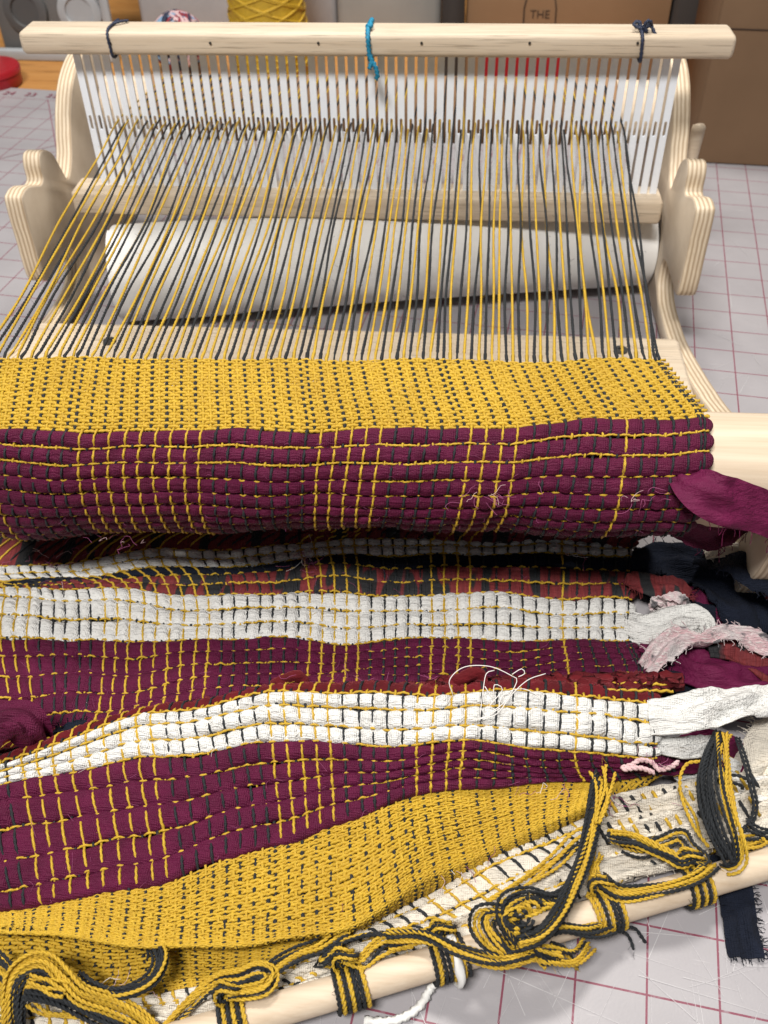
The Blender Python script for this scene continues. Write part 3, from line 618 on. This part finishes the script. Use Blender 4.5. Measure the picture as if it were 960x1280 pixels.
# ------------------------------------------------------------------ dowel and knotted warp ends
ra, rb = at(225, 1298, .011), at(985, 1072, .013); ra += (ra - rb) * .02
mb = MB(); P = ra + (rb - ra) * np.linspace(0, 1, 40)[:, None]; tube(mb, P, .0058, 24)
tag(mb.build('wooden_dowel', BEECH_D, sharp=60), 'pale round wooden dowel tied to the front end of the cloth', 'dowel')
RD = (rb - ra) / np.linalg.norm(rb - ra)
def rodpt(px):
    best = min(np.linspace(0, 1, 600), key=lambda t: abs(proj(ra + (rb - ra) * t)[0] - px)); return ra + (rb - ra) * best
def proj(p):
    c = R.T @ (p - CAM); return (480 + F * c[0] / c[2], 640 + F * c[1] / c[2])
def strands(mb, ctrl, n, cols, rad=.00071, spread=.00086, seed=0, step=.0007, zlift=0.0, loose=.75):
    r = np.random.default_rng(seed); C = spline(ctrl, step); T, N, B = frames(C); m = len(C); s = np.linspace(0, 1, m)
    n = n if n < 3 else int(n * 1.35 + .5)
    rowsn = int(np.ceil(n / 4)) if n > 5 else 1
    for k in range(n):
        a = (k % math.ceil(n / rowsn)) - (math.ceil(n / rowsn) - 1) / 2; b = k // math.ceil(n / rowsn)
        w1 = a * spread * 1.6 + loose * spread * np.sin(s * r.uniform(3, 8) + r.uniform(0, 6)); w2 = b * spread * 1.3 + loose * spread * np.sin(s * r.uniform(3, 8) + r.uniform(0, 6)) + zlift
        P = C + B * w1[:, None] + N * w2[:, None]
        P[:, 2] = np.maximum(P[:, 2], rad)
        cut = int(m * (1 - r.uniform(0, .06))); FUZZ.extend([(P[q], 0 if cols[k % len(cols)] == 'Y' else 1) for q in r.integers(0, m, 4)]); ply2(mb, P[:cut], rad * r.uniform(.92, 1.08), .0042, 6, mi=0 if cols[k % len(cols)] == 'Y' else 1, phase=r.uniform(0, 6))
def tassel(parts, label=None):
    mb = MB()
    for q in parts: strands(mb, **q)
    o = mb.build('fringe_tassel', [Y_, D_]); cp(o)
    if label: tag(o, label)
def B_(*p): return [at(*q) for q in p]
def wraps(px, n, cols, seed):                  # strands looped round the dowel, gathered in a knot above it
    out = []; c = rodpt(px); r = np.random.default_rng(seed); v = np.cross(RD, [0, 0, 1.]); v /= np.linalg.norm(v); v = -v if v[1] > 0 else v     # towards the viewer
    kn = c + np.array([0, 0, .0085]) - v * .0075
    for k in range(n):
        d = (k - (n - 1) / 2) * .00172; a = np.linspace(-.62 * np.pi, .75 * np.pi, 12)
        ring = c + RD * (d * 1.0) + np.array([v * np.sin(x + .5) * .0073 + np.array([0, 0, 1]) * np.cos(x + .5) * .0069 for x in a])
        ring += RD * (np.linspace(-.4, .4, 12)[:, None] * d * .2)
        top = kn + RD * d * .3 + r.normal(0, .0005, 3)
        out.append(dict(ctrl=np.vstack([[top], ring[1:]]), n=1, cols=cols[k % len(cols)], seed=seed + k, loose=0, rad=.00085))
    a = np.linspace(0, 2 * np.pi, 14)
    for k, (rx, rz, yy) in enumerate(((.0042, .0032, 0), (.0036, .0036, .0016), (.0030, .0030, -.0016))):
        ring = kn + np.array([RD * rx * np.cos(x) + np.array([0, 0, 1]) * rz * np.sin(x) + v * (yy + .001 * np.sin(2 * x)) for x in a])
        out.append(dict(ctrl=ring, n=2, cols='YD' if k else 'DY', seed=seed + 50 + k, spread=.001, loose=.2, step=.0008))
    return out, kn
def K(px, n, cols, seed): return wraps(px, n, cols, seed)
def kb(kn, *p): return [kn] + [at(*q) for q in p]
w1, k1 = K(292, 6, 'DYDYDY', 1000)
tassel(w1 + [dict(ctrl=kb(k1, (310, 1238, .020), (332, 1232, .022), (338, 1218, .022), (322, 1212, .022), (300, 1220, .021), (270, 1226, .018), (232, 1258, .014), (196, 1296, .012)), n=5, cols='YYDYD', seed=1),
             dict(ctrl=kb(k1, (330, 1226, .022), (345, 1208, .021), (372, 1192, .018), (400, 1182, .016), (425, 1163, .015), (447, 1158, .016)), n=4, cols='DDYY', seed=2)], 'knotted warp ends on the dowel at lower left')
w2, k2 = K(438, 7, 'DYDYDDY', 1100)
tassel(w2 + [dict(ctrl=kb(k2, (452, 1202, .018), (468, 1188, .018), (490, 1176, .017), (520, 1172, .016)), n=4, cols='YYYD', seed=3),
             dict(ctrl=kb(k2, (415, 1190, .018), (402, 1200, .016), (420, 1182, .016), (455, 1168, .016), (490, 1168, .016), (515, 1180, .015)), n=4, cols='DDYD', seed=4)], 'knotted warp ends on the dowel left of the large tangle')
w3, k3 = K(560, 8, 'DYDDYDYD', 1200)
tassel(w3 + [dict(ctrl=kb(k3, (528, 1170, .018), (497, 1174, .018), (482, 1176, .018)), n=4, cols='YDYD', seed=5),
             dict(ctrl=B_((486, 1172, .018), (530, 1172, .022), (575, 1190, .024), (620, 1202, .024), (655, 1198, .024), (668, 1192, .022)), n=7, cols='YDYYDYD', seed=6)], 'knotted warp ends running into the large tangle')
# the large tangle
lp_ = []; r5 = np.random.default_rng(77)
def jit(pts, a): return [(x + r5.normal(0, a), y + r5.normal(0, a), z + r5.normal(0, .0012)) for x, y, z in pts]
for k in range(7):
    q = k * 3.2
    lp_.append(dict(ctrl=B_(*jit([(650, 1196, .022), (618 + q, 1186 - q * .5, .025), (594 + q * 1.6, 1160 - q * .2, .026), (600 + q * 1.6, 1139 + q * .5, .028), (628 + q, 1137 + q * 1.0, .030), (646 + q * .7, 1160 + q * .3, .029), (662 + q * .4, 1186, .025), (688 + q, 1212 - q * .8, .020)], 1.6)), n=2, cols=['DY', 'YD', 'DD', 'YY', 'DD', 'YD', 'DY'][k], seed=20 + k, loose=.9))
for k in range(5):
    q = k * 4
    lp_.append(dict(ctrl=B_(*jit([(650 + q, 1186, .028), (628 + q, 1152, .030), (634 + q, 1124 + q, .032), (660 + q * .6, 1116 + q * 1.2, .031), (688 + q * .3, 1118 + q, .029), (712, 1104 + q * 1.6, .027)], 1.8)), n=2, cols=['DD', 'DY', 'DD', 'YD', 'YY'][k], seed=30 + k, loose=.9))
for k in range(4):
    cx_, cy_ = 650 + r5.normal(0, 8), 1148 + r5.normal(0, 6); a0 = r5.uniform(0, 6)
    lp_.append(dict(ctrl=B_(*[(cx_ + (11 + 3 * k) * math.cos(a0 + t), cy_ + (7 + 2 * k) * math.sin(a0 + t) , .034 + .0015 * math.sin(2 * t + k)) for t in np.linspace(0, 4.2, 9)]), n=2, cols=['YD', 'DY', 'DD', 'YY'][k], seed=40 + k, loose=.6))
lp_ += [dict(ctrl=B_((648, 1190, .027), (668, 1172, .026), (700, 1162, .023), (735, 1166, .018), (768, 1158, .012)), n=5, cols='YDYDD', seed=41), dict(ctrl=B_((655, 1186, .026), (690, 1196, .022), (718, 1198, .016), (740, 1176, .012)), n=4, cols='YDYY', seed=42),
        dict(ctrl=B_((770, 1158, .012), (782, 1168, .006), (791, 1190, .002)), n=1, cols='D', seed=43), dict(ctrl=B_((772, 1158, .012), (792, 1162, .007), (810, 1181, .002)), n=1, cols='D', seed=44), dict(ctrl=B_((690, 1180, .018), (712, 1196, .010), (725, 1212, .004)), n=2, cols='DY', seed=45)]
tassel(lp_, 'large coiled tangle of warp ends over the dowel')
tassel([dict(ctrl=B_((648, 1182, .030), (676, 1172, .030), (698, 1146, .030), (716, 1110, .029), (732, 1068, .028), (742, 1020, .027), (750, 968, .028)), n=8, cols='DDYDDYYD', seed=50),
        dict(ctrl=B_((742, 1030, .030), (748, 1000, .031), (742, 975, .031), (734, 960, .031)), n=1, cols='Y', seed=51), dict(ctrl=B_((748, 1030, .031), (757, 990, .032), (755, 953, .032)), n=2, cols='YY', seed=52), dict(ctrl=B_((750, 1028, .030), (762, 995, .031), (768, 963, .031)), n=1, cols='Y', seed=53)], 'long tassel of warp ends lying up over the yellow band')
tassel([dict(ctrl=B_((614, 1130, .018), (645, 1110, .018), (690, 1078, .017), (722, 1048, .020), (745, 1040, .022)), n=3, cols='YYY', seed=60), dict(ctrl=B_((690, 1080, .015), (725, 1055, .019), (745, 1046, .02)), n=2, cols='DD', seed=61)], 'yellow strands lying across the cream band')
w4, k4 = K(757, 7, 'YYDYDDY', 1300)
tassel(w4 + [dict(ctrl=kb(k4, (775, 1118, .020), (810, 1116, .021), (845, 1108, .022), (872, 1096, .022), (893, 1078, .020)), n=6, cols='YDYYDY', seed=62), dict(ctrl=kb(k4, (746, 1098, .022), (742, 1080, .022), (748, 1062, .02)), n=3, cols='YYY', seed=63),
             dict(ctrl=kb(k4, (752, 1103, .024), (744, 1094, .025)), n=1, cols='D', seed=64), dict(ctrl=kb(k4, (758, 1102, .024), (758, 1090, .025)), n=1, cols='D', seed=65)], 'knotted warp ends on the dowel right of the large tangle')
w5, k5 = K(868, 6, 'DYDYDY', 1400)
tassel(w5 + [dict(ctrl=kb(k5, (850, 1076, .022), (838, 1070, .022), (815, 1062, .020), (790, 1052, .020), (755, 1044, .024)), n=6, cols='YYDYDD', seed=66), dict(ctrl=kb(k5, (880, 1075, .022), (862, 1060, .022), (850, 1045, .018), (830, 1052, .016), (800, 1064, .015), (770, 1056, .016)), n=4, cols='DYDY', seed=67)], 'knotted warp ends near the right end of the dowel')
tassel([dict(ctrl=B_((898, 918, .030), (886, 945, .034), (880, 975, .034), (884, 1010, .033), (896, 1045, .030), (908, 1068, .026), (912, 1080, .022)), n=8, cols='DDDDDDDD', seed=70), dict(ctrl=B_((900, 918, .034), (903, 950, .037), (905, 985, .037), (912, 1020, .035), (920, 1050, .031), (922, 1074, .025), (912, 1082, .022), (895, 1080, .02)), n=5, cols='YDYDY', seed=71),
        dict(ctrl=B_((912, 918, .034), (906, 935, .036), (905, 960, .037), (914, 1000, .036), (922, 1040, .032)), n=2, cols='YY', seed=72)], 'long dark tassel hanging down at the right edge')
tassel([dict(ctrl=B_((922, 922, .026), (932, 952, .028), (940, 985, .026), (944, 1008, .022), (938, 1030, .018), (922, 1043, .016)), n=2, cols='DD', seed=73, loose=.1), dict(ctrl=B_((912, 968, .028), (928, 972, .028), (945, 981, .022)), n=1, cols='D', seed=74), dict(ctrl=B_((910, 972, .027), (922, 980, .024), (930, 990, .018)), n=1, cols='D', seed=75)], 'thin dark strands beside the long dark tassel')
tassel([dict(ctrl=B_((876, 950, .03), (860, 955, .03), (852, 975, .028), (854, 1005, .024), (866, 1035, .022), (888, 1060, .022)), n=1, cols='Y', seed=76), dict(ctrl=B_((924, 1055, .018), (942, 1052, .017), (956, 1046, .015), (954, 1054, .014), (930, 1060, .015)), n=3, cols='YDY', seed=77), dict(ctrl=B_((935, 1030, .02), (950, 1040, .016), (975, 1046, .012)), n=3, cols='DDD', seed=78), dict(ctrl=B_((848, 985, .024), (856, 1000, .02), (868, 1020, .018), (878, 1050, .018)), n=1, cols='Y', seed=79)], 'single yellow strands looping at the right edge')
tassel([dict(ctrl=B_((14, 1300, .010), (10, 1262, .020), (16, 1222, .026), (38, 1203, .028), (60, 1203, .028), (80, 1222, .026), (102, 1244, .024), (140, 1256, .020), (172, 1272, .016), (205, 1302, .012)), n=5, cols='YYYYY', seed=80, spread=.0010),
        dict(ctrl=B_((24, 1300, .010), (22, 1262, .019), (28, 1232, .024), (46, 1218, .025), (70, 1228, .023)), n=6, cols='DDDDDD', seed=81), dict(ctrl=B_((34, 1240, .022), (70, 1250, .022), (105, 1265, .019), (150, 1283, .015), (185, 1302, .012)), n=8, cols='DDDDDDDD', seed=82), dict(ctrl=B_((35, 1226, .028), (60, 1230, .028), (85, 1240, .026)), n=3, cols='YYY', seed=83), dict(ctrl=B_((36, 1252, .020), (58, 1266, .018), (90, 1270, .017), (112, 1268, .017), (115, 1285, .014)), n=2, cols='YY', seed=84)], 'loop of yellow and dark strands at the lower left corner')
tassel([dict(ctrl=B_((196, 1183, .016), (201, 1200, .020), (192, 1220, .021), (172, 1233, .021), (140, 1240, .021), (115, 1234, .021), (92, 1220, .020)), n=5, cols='DDDDY', seed=85), dict(ctrl=B_((182, 1200, .012), (186, 1188, .013), (190, 1180, .012)), n=1, cols='D', seed=86), dict(ctrl=B_((-10, 1200, .018), (6, 1210, .018), (20, 1232, .018)), n=4, cols='DDDY', seed=87)], 'dark strand bundle coming out of the fold of the yellow band')
# white cord
mb = MB(); c = rodpt(566); v = np.array([RD[1], -RD[0], 0]); a = np.linspace(-.5, 3.6, 14)
ring = c + np.array([v * np.sin(x) * .009 + np.array([0, 0, 1]) * np.cos(x) * .009 for x in a])
tube(mb, spline(np.vstack([ring, B_((548, 1224, .006), (538, 1236, .003), (526, 1256, .0022), (508, 1270, .002), (486, 1277, .002), (455, 1276, .002))]), .001), .0017, 8, .0032)
tag(mb.build('white_cord', WCORD), 'braided white cord looped round the dowel and trailing on the mat', 'cord')
# loose threads
def threads(lines, m, rad, name, label, cat):
    mb = MB()
    for q in lines: (ply2(mb, spline(B_(*q), .0007), rad, .004) if rad > .001 else tube(mb, spline(B_(*q), .0012), rad, 5))
    return tag(mb.build(name, m), label, cat)
threads([[(566, 868, .045), (562, 850, .050), (580, 834, .052), (612, 833, .052), (640, 845, .050), (646, 852, .049), (632, 876, .046), (612, 892, .044)], [(600, 895, .044), (604, 862, .049), (608, 842, .052), (618, 838, .052)], [(596, 898, .043), (620, 893, .045), (640, 868, .049), (660, 850, .052), (682, 842, .052)], [(622, 896, .043), (628, 870, .046), (652, 861, .047), (672, 870, .045), (678, 880, .043)], [(606, 858, .049), (616, 872, .046), (618, 856, .050), (628, 862, .048), (612, 882, .046)], [(640, 843, .051), (652, 836, .052), (656, 842, .051), (648, 846, .051)], [(590, 900, .043), (606, 897, .044), (625, 885, .046)]], WTHR, .00019, 'loose_thread', 'fine tangled white threads lying on the white band', 'thread')
for k, (ln, lab) in enumerate((([[(776, 960, .03), (790, 956, .031), (800, 950, .032), (815, 953, .031), (824, 962, .03), (840, 958, .031), (848, 952, .031)], [(778, 962, .03), (800, 960, .031), (818, 966, .029)]], 'pale pink yarn loop between the burgundy and yellow bands'),)):
    threads(ln, PINKY, .0011, 'pink_yarn_loop', lab, 'yarn')
mb = MB(); r2 = np.random.default_rng(11)
for px, py, z, n_, sp in ((60, 700, .012, 16, 40), (150, 672, .05, 10, 60), (380, 700, .012, 26, 22), (720, 690, .02, 8, 30), (400, 1150, .012, 10, 30), (570, 1090, .012, 8, 60), (690, 985, .03, 5, 30), (820, 950, .032, 8, 40), (630, 620, .10, 14, 70), (790, 1000, .016, 8, 40), (110, 1235, .014, 10, 60), (480, 850, .035, 8, 120), (800, 620, .10, 10, 30)):
    for _ in range(n_):
        p = at(px + r2.normal(0, sp * .5), py + r2.normal(0, 6), z + .002); pts = [p]
        d = r2.normal(0, 1, 3) * [1, .8, .3]
        for _ in range(4): d = d * .7 + r2.normal(0, .6, 3) * [1, .8, .4]; pts.append(pts[-1] + d / np.linalg.norm(d) * r2.uniform(.0012, .003))
        tube(mb, spline(pts, .001), .00010, 4, mi=int(r2.choice([4, 4, 4, 1] if z > .03 or r2.random() < .4 else [0, 4, 2, 1])))
for p, c_ in FUZZ:
    d = r2.normal(0, 1, 3); d[2] = abs(d[2]); d /= np.linalg.norm(d); l = r2.uniform(.0012, .0032); e = r2.normal(0, .5, 3)
    tube(mb, np.array([p, p + d * l * .5, p + d * l + e * l * .35]), .00007, 3, mi=2 if c_ else 3, cap=False)
for t0, hpv, kind, m, h in EV:
    if kind != 'rag' or m not in (BURG, PLAID, WHITE): continue
    for _ in range(16 if m is not WHITE else 10):
        u_ = r2.random(1); p = (samp(G, u_, np.array([t0 + hpv * .7])) + samp(GN, u_, np.array([t0])) * h * .8)[0]; d = r2.normal(0, 1, 3); d[2] = abs(d[2]) * .6; d /= np.linalg.norm(d); l = r2.uniform(.002, .006); e = r2.normal(0, .5, 3)
        tube(mb, spline([p, p + d * l * .5, p + d * l + e * l * .5], .001), .00008, 3, mi={BURG.name: 4, PLAID.name: 4, WHITE.name: 0}[m.name], cap=False)
for _ in range(0):
    px, py = (r2.uniform(560, 950), r2.uniform(1180, 1275)) if _ % 2 else (r2.uniform(880, 955), r2.uniform(220, 500)); p = at(px, py, .0006); a_ = r2.uniform(0, 6.28); l = r2.uniform(.0006, .002)
    tube(mb, spline([p, p + [l * math.cos(a_), l * math.sin(a_), .0004], p + [l * 1.5 * math.cos(a_ + .8), l * 1.5 * math.sin(a_ + .8), .0001]], .001), .00011, 4, mi=int(r2.choice([3, 4, 2, 0])))
o = mb.build('stray_fibre', [WTHR, PINKY, D_, Y_, FIB]); cp(o); tag(o, 'stray frayed fibres standing off the cloth', kind='stuff')

# ------------------------------------------------------------------ ties on the heddle bar
def tie(px, m, r, name, label, extra):
    d = R @ np.array([(px - 480) / F, (50 - 640) / F, 1.]); x = (CAM + (.611 - CAM[1]) / d[1] * d)[0]
    mb = MB(); g_ = r * 1.02
    pts = [(x, .6375 + g_, .18), (x, .6375 + g_, .186), (x + .0006, .634, .1872 + g_), (x, .625, .1875 + g_), (x - .0004, .616, .1872 + g_), (x, .612 - g_, .1855), (x + .0004, .6117 - g_, .18), (x + .0008, .612 - g_, .1745), (x + .001, .614, .1733 - g_), (x + .001, .62, .1733 - g_)]
    tube(mb, spline(pts, .0008), r, 8, .005)
    for q in extra: tube(mb, spline([(x + a, b, c) for a, b, c in q], .0008), r, 8, .005)
    tag(mb.build(name, m), label, 'yarn tie', 'yarn ties round the heddle bar')
tie(135, NAVYY, .0009, 'yarn_tie', 'thin navy yarn loop tied round the left of the heddle bar', [[(0, .625, .1885), (.004, .628, .1890), (.008, .632, .1885)]])
tie(460, BLUEY, .0015, 'yarn_tie', 'bright turquoise yarn tied round the middle of the heddle bar', [[(-.001, .619, .1900), (.0015, .617, .1900), (0.0005, .622, .1905)], [(.0008, .6105, .176), (.002, .6095, .172), (.0005, .609, .168)], [(.001, .6105, .174), (.0045, .609, .169), (.0055, .609, .164), (.0045, .6095, .162)]])
tie(803, NAVYY, .0011, 'yarn_tie', 'navy yarn knotted in a small bow on the right of the heddle bar', [[(0, .618, .189), (-.003, .620, .1925), (-.005, .619, .191), (0, .617, .189)], [(0, .618, .189), (.004, .619, .1915), (.007, .617, .188), (.009, .614, .184)], [(0, .617, .189), (.002, .616, .194), (.005, .618, .192), (0, .617, .189)], [(-.001, .617, .190), (.003, .6165, .188), (0, .6165, .191)]])

# ------------------------------------------------------------------ white paper roll under the loom
mb = MB(); A = np.array([-.236, .5905, .0345]); Bp = np.array([.137, .655, .0345]); n = 60; k = 44
ax = (Bp - A) / np.linalg.norm(Bp - A); e1 = np.array([0, 0, 1.]); e2 = np.cross(ax, e1); rings = []
r3 = np.random.default_rng(5); a = np.arange(k) * 2 * np.pi / k
for i in range(n):
    t = i / (n - 1); rad = .0335 - .003 * t + .0006 * np.sin(a * 3 + t * 6) + .0004 * np.sin(a * 7 - t * 25)
    c = A + (Bp - A) * t; rings.append(c + (np.cos(a) * rad)[:, None] * e1 + (np.sin(a) * rad)[:, None] * e2)
mb.add(np.vstack(rings), [ring_faces(n, k, False)[0]])
pr = mb.build('paper_roll', PAPER); tag(pr, 'rolled white paper lying under the loom behind the warp', 'paper roll')
mb = MB(); a = np.linspace(0, 6 * np.pi, 120); rad = .0328 - .0009 * a / 2.2
sp0 = A + (np.cos(a) * rad)[:, None] * e1 + (np.sin(a) * rad)[:, None] * e2
n_ = len(a); V = np.vstack([sp0 - ax * .002, sp0 + ax * .38]); i = np.arange(n_ - 1)
mb.add(V, np.column_stack([i, i + 1, i + 1 + n_, i + n_])); mb.build('inner_layer', PAPER, pr)
# white paper packing on the back beam, red edged strip behind the heddle
pk = cyl_x(MB(), -.235, .115, .735, .098, .0236).build('warp_packing', CARD, sharp=40); lp(pk)
tag(box(MB(), .015, .077, .7685, .7695, .080, .128, b=.0004).build('red_card', REDP, smooth=False), 'red card standing behind the loom seen through the heddle slots', 'card')

# ------------------------------------------------------------------ things on the table behind
def cbox(name, corner, ang, sx, sy, sz, m, label, tape=True):
    e = tag(empty(name, corner), label, 'cardboard box', 'cardboard boxes behind the loom'); e.rotation_euler = (0, 0, math.radians(ang)); t = .004
    for nm, d in (('front_panel', (0, sx, 0, t, 0, sz)), ('back_panel', (0, sx, sy - t, sy, 0, sz)), ('side_flap', (-.0005, t, t + .0005, sy - t - .0005, 0, sz)), ('side_flap', (sx - t, sx + .0005, t + .0005, sy - t - .0005, 0, sz)), ('bottom', (t + .001, sx - t - .001, t + .001, sy - t - .001, .001, t)), ('lid', (-.001, sx + .001, -.001, sy + .001, sz + .0005, sz + t))):
        o = box(MB(), *d, b=.0012).build(nm, m, e, sharp=40)
    box(MB(), -.0006, sx + .0006, -.0008, -.0001, sz * .44, sz * .44 + .0009, b=0).build('fold_seam', INK, e, smooth=False)
    return e
c1 = at(862, 203, 0)
cbox('cardboard_box', (c1[0], c1[1], .0005), -6, .34, .17, .26, CARD2, 'large brown cardboard box standing at the right on the mat')
c2 = at(590, 60, 0)
b2 = cbox('cardboard_box', (.004, 1.10, -.003), -1.5, .212, .2, .24, CARD, 'cardboard box with a printed bottle tag standing behind the heddle')
mb = MB(); o_ = []
def stroke(pts, wd=.0012): tube(mb, spline(pts, .002), wd, 4, flat=.3)
ox = .0765
tube(mb, np.array([(ox - .015, -.0006, .046), (ox - .0155, -.0006, .058), (ox - .016, -.0006, .075), (ox - .012, -.0006, .095)]), .0008, 6); tube(mb, np.array([(ox + .0175, -.0006, .046), (ox + .018, -.0006, .058), (ox + .0175, -.0006, .075), (ox + .0135, -.0006, .095)]), .0008, 6)
tube(mb, np.array([(ox - .015, -.0006, .0585), (ox, -.0006, .058), (ox + .0175, -.0006, .0585)]), .0008, 6); tube(mb, np.array([(ox - .015, -.0006, .053), (ox, -.0006, .0525), (ox + .0175, -.0006, .053)]), .0006, 6)
mb.build('printed_tag', INK, b2); text('THE', .0115, INK, b2, (ox + .001, -.0008, .0655), (math.pi / 2, 0, 0), 'printed_lettering')
# yarn cone
cx, cy = -.2105, 1.10; cone = tag(empty('yarn_cone', (cx, cy, 0)), 'large cone wound with mustard yellow yarn behind the heddle', 'yarn cone')
mb = MB(); a = np.arange(48) * 2 * np.pi / 48; rg = [(z, .0445 - .012 * (z / .17) ** 1.3 if z > .012 else .038 + .0065 * z / .012) for z in np.linspace(0, .17, 20)]
mb.add(np.vstack([np.column_stack([q * np.cos(a), q * np.sin(a), np.full(48, z)]) for z, q in rg]), ring_faces(20, 48)); mb.build('yarn_body', Y_, cone)
mb = MB()
for k in range(26):
    t = np.linspace(0, 1, 90); zz = .005 + .16 * ((t * 1.0 + k / 26) % 1.0); zz = .005 + .15 * np.abs(((t * .5 + k / 26) % 1) * 2 - 1); rr_ = np.interp(zz, [z for z, _ in rg], [q for _, q in rg]) + .0004; th = t * 11 + k * 1.9
    tube(mb, np.column_stack([rr_ * np.cos(th), rr_ * np.sin(th), zz]), .0011, 5)
mb.build('wound_yarn', Y_, cone); cyl = MB(); tube(cyl, np.array([(0, 0, .16), (0, 0, .185)]), .016, 24); cyl.build('cone_core', CARD, cone, sharp=40)
# variegated ball
ball = tag(empty('yarn_ball', (-.318, 1.12, .03)), 'small ball of blue, pink and red variegated yarn behind the heddle', 'yarn ball')
mb = MB(); a = np.arange(20) * 2 * np.pi / 20; mb.add(np.vstack([np.column_stack([.028 * np.sin(p) * np.cos(a), .028 * np.sin(p) * np.sin(a), np.full(20, .028 * np.cos(p))]) for p in np.linspace(.05, np.pi - .05, 14)]), ring_faces(14, 20)); mb.build('ball_core', NAVYY, ball)
mb = MB(); r4 = np.random.default_rng(8)
for k in range(64):
    q = r4.normal(0, 1, 3); q /= np.linalg.norm(q); u_ = np.cross(q, r4.normal(0, 1, 3)); u_ /= np.linalg.norm(u_); v_ = np.cross(q, u_); t = np.linspace(0, r4.uniform(2, 6), 40)
    off = q * r4.uniform(-.008, .008); tube(mb, off + (np.cos(t)[:, None] * u_ + np.sin(t)[:, None] * v_) * (.029 + .0015 * r4.random()), .0019, 6, mi=int(r4.integers(0, 4)))
mb.build('wound_yarn', [LBLUE, PINKY, REDY, NAVYY], ball)
# grey tray with two round pots
tr = tag(empty('grey_tray', (-.482, 1.16, -.0035)), 'light grey rimmed box with dark inside at the top left', 'tray'); tr.rotation_euler = (0, 0, math.radians(-3))
for nm, d, m in (('rim', (-.078, .078, -.004, .006, 0, .012), GREYP), ('rim', (-.078, -.068, -.002, .006, .0125, .16), GREYP), ('rim', (.068, .078, -.002, .006, .0125, .16), GREYP), ('back_face', (-.066, .066, .010, .014, .0, .16), GREYD)): box(MB(), *d, b=.002).build(nm, m, tr, sharp=40)
for x_ in (-.026, .040):
    mb = MB(); a = np.arange(32) * 2 * np.pi / 32; mb.add(np.vstack([np.column_stack([x_ + q * np.cos(a), np.full(32, y_), .052 + q * np.sin(a)]) for y_, q in ((.012, .026), (.004, .026), (.003, .023), (.003, .017), (.006, .016))]), ring_faces(5, 32)); mb.build('round_dial', GREYP if x_ > 0 else plain("dial_dark", (.10, .10, .10), .5), tr, sharp=40)
# bins and red tin
b_ = tag(empty('storage_bin', (-.275, 1.22, -.0035)), 'pale grey storage bin behind the yarn', 'storage bin', 'storage bins behind the loom')
box(MB(), -.115, .125, 0, .22, 0, .2, b=.006).build('bin_body', BINW, b_, sharp=40); box(MB(), -.119, .129, -.004, .224, .2005, .212, b=.003).build('bin_rim', BINW, b_, sharp=40)
b_ = tag(empty('storage_bin', (-.085, 1.20, -.0035)), 'mottled grey bin between the yarn cone and the cardboard box', 'storage bin', 'storage bins behind the loom')
box(MB(), -.062, .060, 0, .2, 0, .2, b=.008).build('bin_body', BING, b_, sharp=40); box(MB(), -.064, .062, -.003, .203, .2005, .21, b=.003).build('bin_rim', BING, b_, sharp=40)
d_ = tag(empty('gap_shade_block', (-.06, 1.335, -.0035)), 'added black block standing in for the shade between the mottled bin and the printed cardboard box', 'shade block', 'added shade blocks in the gaps behind the loom')  # no real box: black block added to give the gap its shade
box(MB(), 0, .09, 0, .1, 0, .16, b=.004).build('shade_body', WALLM, d_, sharp=40); box(MB(), -.002, .092, -.002, .102, .1605, .175, b=.003).build('shade_top', WALLM, d_, sharp=40)
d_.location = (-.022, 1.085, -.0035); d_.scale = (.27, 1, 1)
d_ = tag(empty('gap_shade_block', (.219, 1.085, -.0035)), 'added narrow black block standing in for the shade between the two cardboard boxes', 'shade block', 'added shade blocks in the gaps behind the loom')  # another added block, its black colour stands in for shade in the gap
box(MB(), 0, .045, 0, .1, 0, .16, b=.004).build('shade_body', WALLM, d_, sharp=40); box(MB(), -.001, .046, -.002, .102, .1605, .175, b=.003).build('shade_top', WALLM, d_, sharp=40)
t_ = tag(empty('red_tin', (-.528, 1.075, -.0035)), 'round red plastic tin at the left edge on the wooden table', 'tin')
mb = MB(); a = np.arange(40) * 2 * np.pi / 40; mb.add(np.vstack([np.column_stack([q * np.cos(a), q * np.sin(a), np.full(40, z)]) for z, q in ((0, .032), (.003, .0345), (.013, .0345), (.0135, .034))]), ring_faces(4, 40)); mb.build('tin_base', REDP, t_, sharp=40)
mb = MB(); mb.add(np.vstack([np.column_stack([q * np.cos(a), q * np.sin(a), np.full(40, z)]) for z, q in ((.014, .0355), (.019, .0355), (.021, .034), (.0215, .030))]), ring_faces(4, 40)); mb.build('tin_lid', REDP, t_, sharp=40)
